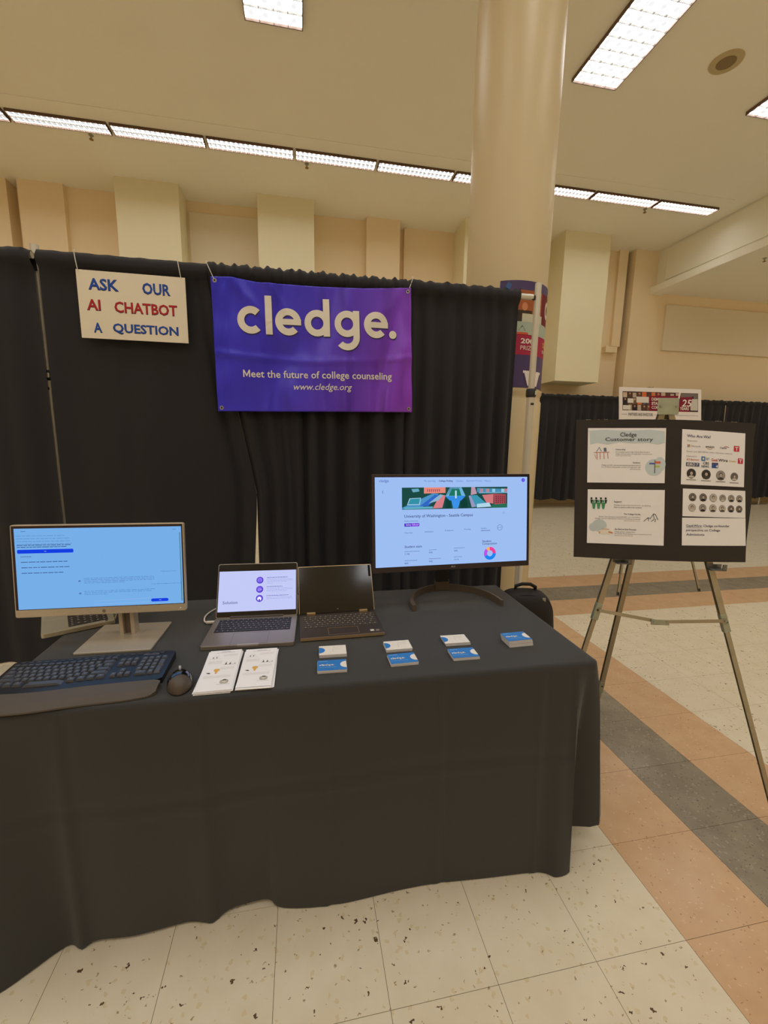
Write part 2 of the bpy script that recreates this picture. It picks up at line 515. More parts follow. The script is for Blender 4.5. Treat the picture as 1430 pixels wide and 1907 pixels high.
def troffer(x0, x1, y0, y1, nx, ny, label, group, side=None, zc=CEIL):
    t = thing('ceiling_light', label, 'ceiling light', ((x0 + x1) / 2, (y0 + y1) / 2, zc), 0, group)
    hx, hy = (x1 - x0) / 2, (y1 - y0) / 2
    M().add([(-hx, -hy, -0.016), (hx, -hy, -0.016), (hx, hy, -0.016), (-hx, hy, -0.016)], [(3, 2, 1, 0)]).build('lamp_panel', m_row if side else m_lamp, t)
    f = M(); q = 0.009
    f.box(-hx - q, -hx, -hy - q, hy + q, -0.042, 0.0); f.box(hx, hx + q, -hy - q, hy + q, -0.042, 0.0)
    f.box(-hx, hx, -hy - q, -hy, -0.042, 0.0); f.box(-hx, hx, hy, hy + q, -0.042, 0.0)
    f.build('frame', m_frame, t)
    lv = M(); b = 0.0022
    for i in range(1, nx):
        x = -hx + 2 * hx * i / nx; lv.box(x - b, x + b, -hy, hy, -0.040, -0.019)
    for j in range(1, ny):
        y = -hy + 2 * hy * j / ny; lv.box(-hx, hx, y - b, y + b, -0.040, -0.019)
    lv.build('louver', m_louver, t)
    if side:
        M().box(-hx - 0.03, hx + 0.03, -hy - side, -hy - 0.016, -0.010, 0.0).build('side_panel', m_ceil, t, bevel=0.002)
    return t
G1 = 'square-cell ceiling lights over the hall'
for x, lab in ((-0.21, 'two by four foot ceiling light on the plain ceiling left of the column'),
               (3.58, 'two by four foot ceiling light right of the column, left of the round speaker'),
               (6.13, 'two by four foot ceiling light right of the round ceiling speaker')):
    troffer(x - 0.29, x + 0.29, 4.23, 5.45, 4, 8, lab, G1)
for x in (-6.2, -4.0, -2.1, -0.21, 1.7, 3.58, 6.13):  # unseen rows carrying on the light grid, packed denser to fill the hall
    for y in (1.2, -1.6, -4.0):
        troffer(x - 0.29, x + 0.29, y, y + 1.22, 4, 8, 'unseen two by four foot ceiling light over the open floor in front of the booth, rows made denser for fill', 'unseen ceiling lights over the open floor before the booth, made denser for fill')
for x, y in ((9.0, -2.0), (9.0, 1.4), (9.0, 4.2), (10.6, -2.0), (10.6, 1.4), (10.6, 4.2), (12.2, 3.6), (12.2, 6.4)):  # unseen lights, added to brighten the right wall and far floor
    troffer(x, x + .58, y, y + 1.22, 4, 8, 'unseen two by four foot light added in the lowered ceiling to brighten the right side', 'unseen lights added in the lowered ceiling', zc=4.94)
troffer(-4.29, -3.71, 4.23, 5.45, 4, 8, 'two by four foot ceiling light before the left part of the back wall', G1)
for k in range(-2, 9):
    xa = -3.885 + 1.285 * k
    troffer(xa + 0.03, xa + 1.255, 7.455, 7.675, 18, 2,
            'long narrow louvered light in the row near the back wall', 'row of narrow lights near the back wall', side=0.28)
def sprinkler(x, y, z, label):
    t = thing('sprinkler', label, 'sprinkler', (x, y, z), 0, 'ceiling sprinklers')
    M().lathe([(0.035, -0.006), (0.035, 0.0)], 16).build('escutcheon', m_metal, t)
    M().lathe([(0.012, -0.05), (0.012, 0.0)], 8).build('body', m_metal, t)
    M().lathe([(0.028, -0.062), (0.028, -0.056)], 12).build('deflector', pm('brass', (150, 120, 60), 0.4, 0.8), t)
for x, lab in ((-2.95, 'small sprinkler head below the row of lights, left of the hung sign'), (0.16, 'small sprinkler head below the row of lights, above the purple banner'),
               (6.39, 'small sprinkler head below the row of lights, right of the column')):
    sprinkler(x, 7.80, CEIL, lab)
sprinkler(8.60, 7.25, 4.94, 'small sprinkler head under the lowered ceiling on the right')
sp = thing('ceiling_speaker', 'round beige ceiling speaker between two ceiling lights', 'speaker', (4.86, 4.885, CEIL))
M().lathe([(0.165, -0.012), (0.17, 0.0)], 40).build('rim', pm('speaker_beige', (200, 182, 140), 0.7), sp, smooth=30)
M().lathe([(0.095, -0.016), (0.10, -0.010)], 40).build('grille', pm('speaker_grille', (150, 130, 92), 0.8, noise=(200, 0.2, (130, 112, 80))), sp, smooth=30)
# ------------------------------------------------------------------ pipe and drape
def cloth_mat(name, rgb, rgb2, rough=0.85, sheen=0.25, weave=900):
    m = pm(name, rgb, rough, spec=0.25, noise=(weave, 0.25, rgb2), sheen=sheen)
    return m
m_drape = cloth_mat('black_drape_cloth', (46, 45, 47), (39, 38, 40), sheen=0.05)
m_pole = pm('pole_white_metal', (214, 210, 196), 0.38, 0.45)
m_black = pm('black_plastic', (28, 27, 26), 0.45)
def drape(name, label, group, x0, x1, y, zt, zh, fold, ruf=0.004, rk=60.0, dx=0.010, pocket=True, edge=None, hemf=None):
    n = max(8, int((x1 - x0) / dx))
    m = M(); rows = []
    nz = 22
    def colpts(i):
        s = i / n; x = x0 + (x1 - x0) * s
        rz = ruf * (math.sin(x * rk) + 0.7 * math.sin(x * rk * 1.73 + 1) + 0.5 * math.sin(x * rk * 0.41 + 2))
        ry = ruf * 1.5 * math.sin(x * rk * 1.2 + 0.6)
        P = []
        if pocket:
            P += [(x, y + 0.034, zt - 0.10), (x, y + 0.032 + ry, zt - 0.035), (x, y + 0.016, zt - 0.006 + rz), (x, y - 0.012, zt + rz),
                  (x, y - 0.033 + ry * 0.5, zt - 0.03 + rz * 0.5), (x, y - 0.034 + ry, zt - 0.062), (x, y - 0.012 + ry * 0.5, zt - 0.088)]
        z0 = zt - 0.10 if pocket else zt
        hz = zh + (hemf(x) if hemf else 0.0)
        for j in range(nz + 1):
            t = j / nz; z = z0 + (hz - z0) * t
            a = min(1.0, 0.25 + t * 2.2)
            xx = x + (edge(s, z) if edge else 0.0)
            P.append((xx, y - 0.004 + a * fold(x, t) + ry * 0.4 * max(0, 1 - 6 * t), z))
        return P
    cols = [colpts(i) for i in range(n + 1)]
    k = len(cols[0])
    m.v = [p for c in cols for p in c]
    m.f = [(i * k + j, (i + 1) * k + j, (i + 1) * k + j + 1, i * k + j + 1) for i in range(n) for j in range(k - 1)]
    o = m.build(name, m_drape, None, smooth=70)
    tag(o, label, 'drape', group)
    return o
def pleat(x, per, ph, sharp=0.6):
    s = math.sin(2 * math.pi * x / per + ph)
    return math.copysign(abs(s) ** sharp, s)
YD = 2.95
def fold1(x, t):                                    # the smooth panel behind the sign
    v = 0.010 * math.sin(x * 9 + 0.5) + 0.006 * math.sin(x * 23 + t * 2)
    c = -0.60 - 0.0 * t
    v += 0.030 * math.exp(-((x - c) / 0.018) ** 2) - 0.022 * math.exp(-((x - c - 0.06) / 0.03) ** 2)
    v -= 0.012 * math.exp(-((x + 1.05 + 0.1 * t) / 0.06) ** 2)
    return v
def fold2(x, t):                                    # the gathered panel behind the banner
    a = 0.010 if x < 0.0 else 0.030
    return a * pleat(x + 0.03 * math.sin(x * 7), 0.135, 0.4) + 0.008 * math.sin(x * 31 + t)
def fold3(x, t):
    return 0.024 * pleat(x + 0.02 * math.sin(x * 9 + 1), 0.115, 1.2, 0.8) + 0.006 * math.sin(x * 47 + t * 1.5)
def fold0(x, t):
    return 0.016 * math.sin(x * 16 + 0.4 * t) + 0.009 * math.sin(x * 37 + 1.0)
GD = 'tall black drape panels of the booth'
drape('booth_curtain', 'black drape panel left of the white upright pole', GD, -3.0, -1.468, YD, 2.480, 0.010, fold0, 0.004, 48)
def lean_(z):                                      # the seam between the two panels runs down to the right
    return 0.245 * max(0.0, min(1.0, (2.36 - z) / 1.25))
def edge1(s, z):
    return (lean_(z) - 0.065 * max(0.0, (1.03 - z) / 1.03)) * max(0.0, (s - 0.60) / 0.40)
drape('booth_curtain', 'smooth black drape panel behind the hand-lettered sign', GD, -1.442, -0.538, YD, 2.480, 0.010, fold1, 0.0012, 40, edge=edge1)
drape('booth_curtain', 'gathered black drape panel behind the purple banner', GD, -0.540, 0.712, YD - 0.004, 2.487, 0.010, fold2, 0.0065, 95,
      edge=lambda s, z: lean_(z) * max(0.0, 1 - s * 2.2))
drape('booth_curtain', 'pleated black drape panel beside the right upright pole', GD, 0.705, 1.500, YD, 2.492, 0.010, fold3, 0.0045, 60)
def upright(x, ztop, label):
    t = thing('drape_upright', label, 'pole', (x, YD + (0.068 if x < 0 else 0.0), 0), 0, 'drape uprights')
    bp0 = M().box(-0.20, 0.20, -0.03, 0.37, 0.0, 0.006).build('steel_base', m_metal, None, bevel=0.003); bp0.location = t.location
    tag(bp0, 'flat steel base under the ' + ('left' if x < 0 else 'right') + ' upright of the booth drape', 'base')
    M().tube([(0, 0, 0.004), (0, 0, 1.80)], 0.0285, 20).build('lower_tube', m_pole, t, smooth=40)
    M().tube([(0, 0, 1.79), (0, 0, ztop)], 0.0225, 20).build('upper_tube', m_pole, t, smooth=40)
    c = M().lathe([(0.030, 1.775), (0.036, 1.785), (0.036, 1.825), (0.031, 1.835)], 24).build('collar', m_black, t, smooth=30)
    M().box(0.010, 0.022, -0.042, -0.030, 1.79, 1.818).build('collar_button', m_pole, c, bevel=0.003)
    M().box(-0.012, 0.012, -0.0292, -0.027, 1.72, 1.735).build('number_mark', ink((60, 58, 52)), t)
    return t
upright(-1.488, 2.530, 'thin white upright pole in the gap left of the hand-lettered sign')
upright(1.638, 2.545, 'white upright pole at the right end of the drape, before the column')
r = thing('drape_crossbar', 'white crossbar carrying the drape between the uprights', 'crossbar', (0, YD, 2.452), 0)
M().tube([(-1.43, 0, 0), (1.60, 0, 0)], 0.019, 16).build('tube', m_pole, r, smooth=40)
M().box(1.590, 1.618, -0.012, 0.012, -0.018, 0.010).build('hook', m_black, r, bevel=0.003)
r = thing('drape_crossbar', 'white crossbar carrying the drape left of the left upright', 'crossbar', (0, YD, 2.452), 0)
M().tube([(-3.0, 0, 0), (-1.47, 0, 0)], 0.019, 16).build('tube', m_pole, r, smooth=40)
tp = M().box(-0.016, 0.016, -0.002, 0.002, -0.01, 0.03).build('tape_piece', pm('blue_tape', (58, 92, 150), 0.7))
tp.location = (1.405, YD - 0.018, 2.497); tp.rotation_euler = (0, 0.5, 0)
tag(tp, 'small piece of blue tape on top of the drape', 'tape')
# far low curtain along the back wall
def ffold(x, t):
    return 0.035 * pleat(x + 0.05 * math.sin(x * 3.1), 0.21, 0.7, 0.8) + 0.012 * math.sin(x * 55)
xs = [3.2, 5.0, 6.6, 8.2, 9.83, 11.4, 12.9]
for a, b in zip(xs[:-1], xs[1:]):
    drape('far_curtain', 'black pleated panel of the far curtain along the peach back wall', 'far curtain panels along the back wall',
          a, b + (0.012 if b != 9.83 else -0.02), 8.70, 2.50, 0.20, ffold, 0.006, 30, dx=0.022, hemf=lambda x: 0.02 * math.sin(x * 14) + 0.012 * math.sin(x * 5))
fr = M().tube([(3.2, 0, 0), (12.9, 0, 0)], 0.019, 10).build('curtain_rod', m_pole, None, smooth=40); fr.location = (0, 8.70, 2.47)
tag(fr, 'long white rod carrying the far black curtain', 'rod')
for x in xs:
    fu = thing('curtain_post', 'white post standing behind the far black curtain', 'post', (x - 0.017, 8.83, 0), 0, 'posts behind the far curtain')
    M().tube([(0, 0, 0.004), (0, 0, 2.46)], 0.02, 10).build('tube', m_pole, fu, smooth=40)
    M().box(-0.18, 0.18, -0.05, 0.25, 0.0, 0.008).build('base_plate', m_metal, fu)

# ------------------------------------------------------------------ purple banner
def banner_mat():
    m = bpy.data.materials.new('banner_vinyl'); m.use_nodes = True
    nt = m.node_tree; b = nt.nodes['Principled BSDF']
    tc = nt.nodes.new('ShaderNodeTexCoord'); sx = nt.nodes.new('ShaderNodeSeparateXYZ')
    nt.links.new(tc.outputs['Object'], sx.inputs[0])
    ma = nt.nodes.new('ShaderNodeMath'); ma.operation = 'MULTIPLY_ADD'; ma.inputs[1].default_value = -0.22; nt.links.new(sx.outputs['Z'], ma.inputs[0])
    nt.links.new(sx.outputs['X'], ma.inputs[2])
    mr = nt.nodes.new('ShaderNodeMapRange'); mr.inputs['From Min'].default_value = -0.62; mr.inputs['From Max'].default_value = 0.70
    nt.links.new(ma.outputs[0], mr.inputs['Value'])
    rp = nt.nodes.new('ShaderNodeValToRGB')
    e = rp.color_ramp.elements
    e[0].position = 0.0; e[0].color = L3((46, 42, 216)); e[1].position = 1.0; e[1].color = L3((156, 68, 222))
    k = e.new(0.38); k.color = L3((66, 50, 214)); k = e.new(0.68); k.color = L3((100, 54, 206))
    nt.links.new(mr.outputs[0], rp.inputs['Fac']); nt.links.new(rp.outputs['Color'], b.inputs['Base Color'])
    b.inputs['Roughness'].default_value = 0.30
    mp = nt.nodes.new('ShaderNodeMapping'); mp.inputs['Rotation'].default_value = (0, math.radians(38), 0); mp.inputs['Scale'].default_value = (2.2, 1.0, 0.55)
    nt.links.new(tc.outputs['Object'], mp.inputs['Vector'])
    nz = nt.nodes.new('ShaderNodeTexNoise'); nz.inputs['Scale'].default_value = 2.4; nz.inputs['Detail'].default_value = 0.6
    nz.inputs['Distortion'].default_value = 0.6
    nt.links.new(mp.outputs[0], nz.inputs['Vector'])
    bp = nt.nodes.new('ShaderNodeBump'); bp.inputs['Strength'].default_value = 1.0; bp.inputs['Distance'].default_value = 0.16
    nt.links.new(nz.outputs['Fac'], bp.inputs['Height']); nt.links.new(bp.outputs['Normal'], b.inputs['Normal'])
    return m
BC = [(-0.511, 2.395), (0.711, 2.423), (0.739, 1.643), (-0.504, 1.615)]       # corners TL TR BR BL (x, z)
BO = Vector((0.108, 2.885, 2.02))
def brip(u, v):
    d = 0.010 * math.sin(3.0 * u * 3.14 + 2.2 * v) * math.sin(3.14 * u)
    c = 0.30 + 0.55 * v                                   # diagonal tension folds from the top corners
    d += 0.010 * math.exp(-((u - 0.09 - 0.55 * v) / 0.035) ** 2) * max(0, 1 - 1.6 * v)
    d += 0.009 * math.exp(-((u - 0.97 + 0.62 * v) / 0.045) ** 2) * max(0, 1 - 1.3 * v)
    d += 0.006 * math.exp(-((v - 0.60 + 0.2 * (u - 0.5) ** 2) / 0.03) ** 2)
    d += 0.004 * math.sin(18 * v + 5 * u) * (1 if u < 0.07 or u > 0.95 else 0.15)
    d += 0.007 * math.exp(-((u - 0.27 - 0.35 * v) / 0.02) ** 2) * max(0, 1 - 2.2 * v)
    return d
def bpt(u, v, d=0.0):                                     # u right, v down, 0..1
    x = (BC[0][0] * (1 - u) + BC[1][0] * u) * (1 - v) + (BC[3][0] * (1 - u) + BC[2][0] * u) * v
    z = (BC[0][1] * (1 - u) + BC[1][1] * u) * (1 - v) + (BC[3][1] * (1 - u) + BC[2][1] * u) * v
    sag = 0.020 * max(0, 1 - v * 6) * (min(1, max(0, (u - 0.10) / 0.12)) * min(1, max(0, (1.0 - u) / 0.25)))
    return (x - BO.x, -brip(u, v) - d, z - BO.z - sag)
bt = thing('banner', 'shiny blue to purple vinyl banner hung on the black drape', 'banner', BO)
bs = M()
bs.grid(lambda i, j: bpt(i, j), 170, 108)
nb = len(bs.v)
bo = bs.build('banner_sheet', banner_mat(), bt, smooth=60)
md = bo.modifiers.new('solid', 'SOLIDIFY'); md.thickness = 0.0006
m_bwhite = pm('banner_white_print', (238, 232, 218), 0.4)
m_bshadow = pm('banner_dark_print', (44, 34, 96), 0.4)
def on_banner(vs, fs, x0, x1, yb, d, ar=None):
    """place glyph coordinates so that they span x0..x1 (fractions) with their baseline at v = yb"""
    ax = min(p[0] for p in vs); bx = max(p[0] for p in vs)
    s = (x1 - x0) / (bx - ax); sv = s * 1.245 / 0.785
    m = M()
    m.add([bpt(x0 + (x - ax) * s, yb - y * sv, d) for x, y in vs], fs)
    return m
wv, wf = wordmark(1.0)
on_banner(wv, wf, 0.115, 0.918, 0.405, 0.0034).build('wordmark', m_bwhite, bo)
on_banner([(a + 4, b - 4) for a, b in wv], wf, 0.1175, 0.9205, 0.409, 0.0022).build('wordmark_shadow', m_bshadow, bo)
fv, ff = text_geo('Meet the future of college counseling', 0.0)
ev, ef = text_geo('eet the future of college counseling', 0.012)
shx = max(p[0] for p in fv) - (max(p[0] for p in ev) - 0.012)
mv, mf = text_geo('M', 0.0)
ml, mr_, mh_ = min(p[0] for p in mv) - .012, max(p[0] for p in mv) + .012, max(p[1] for p in mv) + .012
mw_ = mr_ - ml; st_ = .115                                   # the heavy capital M
MP = [(0, 0), (st_, 0), (st_, mh_ * .66), (mw_ / 2 - .03, mh_ * .10), (mw_ / 2 + .03, mh_ * .10), (mw_ - st_, mh_ * .66), (mw_ - st_, 0), (mw_, 0), (mw_, mh_), (mw_ - st_, mh_),
      (mw_ / 2, mh_ * .38), (st_, mh_), (0, mh_)]
MF = [(0, 1, 2, 12), (12, 2, 11), (2, 3, 10, 11), (3, 4, 10), (4, 5, 9, 10), (5, 8, 9), (5, 6, 7, 8)]
sc_ = (0.890 - 0.130) / (max(p[0] for p in ev) + shx - ml)
on_banner([(x + ml, y) for x, y in MP], MF, 0.130, 0.130 + mw_ * sc_, 0.733, 0.0030).build('capital_letter', m_bwhite, bo)
on_banner(ev, ef, 0.130 + (min(p[0] for p in ev) + shx - ml) * sc_, 0.890, 0.733, 0.0030).build('lettering', m_bwhite, bo)
tv, tf = text_geo('www.cledge.org', 0.004, 0.25)
on_banner(tv, tf, 0.375, 0.675, 0.825, 0.0030).build('lettering', m_bwhite, bo)
for u, v in ((0.018, 0.028), (0.982, 0.028), (0.982, 0.972), (0.018, 0.972)):
    p = bpt(u, v, 0.002)
    g = M()
    for k in range(16):
        a = 2 * math.pi * k / 16; b_ = 2 * math.pi * (k + 1) / 16
        q = [(p[0] + r_ * math.cos(t_), p[1], p[2] + r_ * math.sin(t_)) for r_, t_ in ((0.006, a), (0.012, a), (0.012, b_), (0.006, b_))]
        g.add(q, [(0, 1, 2, 3)])
    g.build('grommet', m_metal, bt)
    M().tube([(p[0], p[1] - 0.0006, p[2]), (p[0], p[1] + 0.0012, p[2])], 0.006, 12).build('grommet_hole', m_black, bt)
m_string = pm('white_string', (225, 220, 208), 0.8)
def string(parent, a, b, o):
    pts = []
    for k in range(9):
        t = k / 8
        pts.append((a[0] + (b[0] - a[0]) * t - o.x, a[1] + (b[1] - a[1]) * t - o.y - 0.004 * math.sin(3.14 * t), a[2] + (b[2] - a[2]) * t - o.z))
    pts += [(b[0] - o.x, YD - 0.030 - o.y, b[2] + 0.012 - o.z)]
    M().tube(pts, 0.0022, 6).build('hanging_string', m_string, parent, smooth=True)
string(bt, (-0.490, 2.883, 2.375), (-0.535, YD - 0.045, 2.478), BO)
string(bt, (0.695, 2.883, 2.405), (0.728, YD - 0.045, 2.492), BO)

# ------------------------------------------------------------------ hand-lettered sign
SO = Vector((-0.946, 2.897, 2.195))
SW, SH = 0.578, 0.368
sg = thing('hanging_sign', 'white foam board sign with stencilled blue and red letters hung on the drape', 'sign', SO)
sb = M().box(-SW / 2, SW / 2, 0.0, 0.006, -SH / 2, SH / 2).build('sign_board', pm('foam_board_cream', (238, 228, 206), 0.75, noise=(6, 0.3, (234, 223, 200))), sg, bevel=0.001)
F = Flat(lambda x, y, d: (x - SW / 2, -d, y - SH / 2), SW, SH)
cb, cr, ck = ink((44, 84, 176)), ink((184, 44, 48)), ink((44, 42, 66))
for s, x0, x1, yc, h, c in (('ASK', .104, .372, .195, .165, cb), ('OUR', .595, .850, .205, .165, cb), ('AI', .075, .193, .500, .155, cr),
                            ('CHATBOT', .325, .905, .510, .160, cr), ('A', .120, .190, .835, .140, cb), ('QUESTION', .295, .905, .835, .155, cb)):
    F.text(ck, s, x0 - .004, x1 + .004, yc + .004, h + .012, 0.030, name='letter_outline', d=0.0005)
    F.text(c, s, x0, x1, yc, h, 0.016, d=0.0011)
F.finish(sb)
string(sg, (-1.222, 2.894, 2.370), (-1.238, YD - 0.045, 2.476), SO)
string(sg, (-0.678, 2.894, 2.372), (-0.695, YD - 0.045, 2.478), SO)

# ------------------------------------------------------------------ banner wrapped round the column
PH = math.radians(-71.0); AW = math.radians(104)
cbn = thing('column_banner', 'purple and red event banner wrapped round the column', 'banner', (CX, CY, 0))
BW = (CR + 0.003) * AW; BZ0, BZ1 = 1.885, 2.675
def cmap(x, y, d):
    a = PH - AW / 2 + AW * x / BW; r_ = CR + 0.003 + d
    return (r_ * math.cos(a), r_ * math.sin(a), BZ0 + y)
def cstrip(F_, mat, x0, y0, x1, y1, name, d=0.0, n=20):
    for k in range(n):
        F_.rect(mat, x0 + (x1 - x0) * k / n, y0, x0 + (x1 - x0) * (k + 1) / n, y1, name, d)
F = Flat(cmap, BW, BZ1 - BZ0)
pur = pm('print_purple', (74, 56, 104), 0.5)
cstrip(F, pur, 0, 0, 1, 1, 'banner_sheet', 0.0, 40)
sh = F.finish(cbn)[0]
F = Flat(cmap, BW, BZ1 - BZ0); F.d = 0.0015
cstrip(F, ink((168, 98, 58)), 0.04, .085, .62, .49, 'print_photo', .0008)
cstrip(F, ink((120, 44, 52)), .62, .085, .96, .49, 'print_photo', .0008)
cstrip(F, ink((70, 58, 44)), .22, .27, .44, .40, 'print_photo', .0012, 6)         # dark jacket
F.disc(ink((214, 140, 100)), .33, .235, .040, 'print_photo', .0016, sy=1.25)
cstrip(F, ink((206, 204, 178)), .30, .30, .64, .385, 'print_photo', .0018, 8)      # lectern plate
cstrip(F, ink((176, 188, 170)), .16, .375, .96, .495, 'print_photo', .0022, 20)
F.poly(ink((120, 122, 108)), [(.26, .46), (.31, .405), (.36, .46)], 'print_photo', .0026)
cstrip(F, ink((214, 96, 66)), .14, .475, .40, .495, 'print_photo', .0028, 6)
F.disc(ink((226, 220, 200)), .80, .22, .075, 'print_photo', .0026, sy=1.5); F.disc(ink((120, 60, 60)), .80, .22, .035, 'print_photo', .0032, sy=1.7)
cstrip(F, ink((176, 54, 78)), 0, .495, 1, .685, 'red_band', .0010, 40)
wh = ink((236, 228, 220))
F.text(wh, '200', .30, .50, .555, .050, 0.03, d=.004); F.text(wh, 'PRIZE', .30, .50, .620, .040, 0.0, d=.004)
F.text(ink((236, 180, 90)), 'SI', .72, .82, .56, .05, 0.02, d=.004); F.text(wh, 'ER', .72, .80, .625, .03, 0.01, d=.004)
# the W with slab serifs
W_ = [(0, 0), (.26, 0), (.26, .16), (.21, .16), (.31, .68), (.44, .10), (.56, .10), (.69, .68), (.79, .16), (.74, .16), (.74, 0), (1, 0), (1, .16),
      (.94, .16), (.76, 1), (.62, 1), (.5, .46), (.38, 1), (.24, 1), (.06, .16), (0, .16)]
vs = [(.36 + .34 * x, 1 - (.835 + .145 * y)) for x, y in W_][::-1]
bm = bmesh.new(); bv = [bm.verts.new((x, y, 0)) for x, y in vs]; bm.faces.new(bv); bmesh.ops.triangulate(bm, faces=bm.faces[:])
bm.verts.index_update()
F.put(wh, 'letter', vs, [tuple(v.index for v in f.verts) for f in bm.faces], .004); bm.free()
F.finish(sh)
# ------------------------------------------------------------------ table and black cloth
TZ = 0.745
tb = thing('folding_table', 'folding table under the long black cloth', 'table', (0.05, 1.54, 0))
M().box(-0.885, 0.885, -0.37, 0.37, 0.700, 0.738).build('table_top', pm('table_laminate', (190, 180, 160), 0.5), tb, bevel=0.01)
for x in (-0.75, 0.75):
    for y in (-0.30, 0.30):
        M().tube([(x, y, 0), (x, y, 0.70)], 0.014, 10).build('leg', m_metal, tb)
CT = [  # edge x,y -> bottom x,y, hem z
 (-.85, 1.165, -.95, 1.05, .0), (-.84, 1.155, -.92, 1.03, .0), (-.80, 1.155, -.81, 1.072, .0), (-.76, 1.155, -.75, 1.112, .004), (-.715, 1.155, -.705, 1.150, .004), (-.675, 1.155, -.672, 1.168, .004),
 (-.640, 1.155, -.636, 1.152, .003), (-.60, 1.155, -.60, 1.165, .010), (-.5, 1.155, -.5, 1.160, .010), (-.36, 1.155, -.36, 1.168, .008), (-.285, 1.155, -.285, 1.155, .003), (-.24, 1.155, -.24, 1.178, .010),
 (-.16, 1.155, -.155, 1.188, .014), (-.115, 1.155, -.118, 1.186, .012), (-.07, 1.155, -.075, 1.164, .002), (.1, 1.155, .1, 1.148, .002), (.4, 1.155, .42, 1.150, .002), (.66, 1.155, .68, 1.138, .003),
 (.79, 1.155, .785, 1.122, .003), (.835, 1.155, .825, 1.100, .0), (.872, 1.155, .878, 1.108, .004), (.900, 1.155, .893, 1.170, .03), (.922, 1.155, .905, 1.225, .055), (.940, 1.155, .968, 1.205, .070),
 (.950, 1.165, 1.035, 1.180, .085), (.950, 1.19, 1.064, 1.230, .125), (.950, 1.24, 1.045, 1.285, .14), (.950, 1.30, .985, 1.32, .03), (.950, 1.38, .985, 1.38, .02), (.950, 1.48, .968, 1.48, .01),
 (.950, 1.60, .995, 1.60, .01), (.950, 1.72, .970, 1.72, .01), (.950, 1.84, .995, 1.85, .01), (.950, 1.915, 1.01, 1.95, .0), (.940, 1.925, .98, 1.99, .0), (.80, 1.925, .80, 1.955, .01), (.6, 1.925, .6, 1.98, .01),
 (.4, 1.925, .4, 1.95, .01), (.2, 1.925, .2, 1.98, .01), (0, 1.925, 0, 1.95, .01), (-.2, 1.925, -.2, 1.98, .01), (-.4, 1.925, -.4, 1.95, .01), (-.6, 1.925, -.6, 1.98, .01), (-.84, 1.925, -.88, 1.99, .0),
 (-.85, 1.915, -.92, 1.95, .0), (-.85, 1.75, -.88, 1.75, .01), (-.85, 1.6, -.91, 1.6, .01), (-.85, 1.45, -.88, 1.45, .01), (-.85, 1.3, -.91, 1.3, .01)]
def cat(p0, p1, p2, p3, t):
    return tuple(0.5 * (2 * b + (c - a) * t + (2 * a - 5 * b + 4 * c - d) * t * t + (3 * b - a - 3 * c + d) * t ** 3) for a, b, c, d in zip(p0, p1, p2, p3))
ring = []
nct = len(CT)
for i in range(nct):
    p0, p1, p2, p3 = CT[i - 1], CT[i], CT[(i + 1) % nct], CT[(i + 2) % nct]
    L = math.hypot(p2[0] - p1[0], p2[1] - p1[1]); n = max(2, int(L / 0.010)) if (p1[1] < 1.3 or p1[0] > .9) else max(2, int(L / 0.03))
    for k in range(n):
        t = k / n
        q = cat(p0, p1, p2, p3, t)
        ring.append((p1[0] + (p2[0] - p1[0]) * t, p1[1] + (p2[1] - p1[1]) * t, q[2], q[3], max(0.0, q[4])))
cxm, cym = 0.05, 1.54
CREX = (-.640, -.288, .055, .416, .752)
def crease(x, z, front):
    if not front: return 0.0
    zc = .418 + .010 * math.sin(x * 5)
    d = 0.0026 * math.exp(-((z - zc) / .010) ** 2) - 0.0024 * math.exp(-((z - zc - .022) / .014) ** 2)
    for c in CREX:
        d += 0.0020 * math.exp(-((x - c) / .009) ** 2) - 0.0018 * math.exp(-((x - c - .02) / .012) ** 2)
    return d
rows = [(-0.012, TZ + 0.002, 0), (-0.004, TZ + 0.0005, 0), (0.001, TZ - 0.005, 0), (0.003, TZ - 0.016, 0)]
NZ = 40
cl = M(); nr = len(ring)
def edge_n(i):
    a = ring[i - 1]; b = ring[(i + 1) % nr]
    dx, dy = b[0] - a[0], b[1] - a[1]; l = math.hypot(dx, dy) or 1
    return dy / l, -dx / l
for off, z, _ in rows:
    for i, (ex, ey, bx, by, hz) in enumerate(ring):
        nx, ny = edge_n(i)
        cl.v.append((ex + nx * off, ey + ny * off, z))
zs = TZ - 0.016
for j in range(1, NZ + 1):
    t = j / NZ
    for i, (ex, ey, bx, by, hz) in enumerate(ring):
        nx, ny = edge_n(i)
        z = zs + (hz + 0.002 - zs) * t
        g = t ** 1.25
        if ex > 0.86 and ey < 1.3: g = t ** 0.8
        x = ex + (bx - ex) * g; y = ey + (by - ey) * g
        front = ey < 1.156 and ex < 0.86
        d = crease(x, z, front) + 0.003 * min(1, t * 4)
        if front: d += 0.004 * math.sin(x * 11 + 1) * t
        cl.v.append((x + nx * (0.003 + d), y + ny * (0.003 + d), z))
R_ = len(rows) + NZ
for j in range(R_ - 1):
    for i in range(nr):
        cl.f.append((j * nr + i, (j + 1) * nr + i, (j + 1) * nr + (i + 1) % nr, j * nr + (i + 1) % nr))
cl.f.append(tuple(range(nr)))
m_cloth = cloth_mat('black_table_cloth', (55, 55, 54), (48, 48, 47), 0.8, sheen=0.15)
co = cl.build('tablecloth', m_cloth, None, smooth=50)
tag(co, 'long black cloth draped over the booth table down to the floor', 'tablecloth')

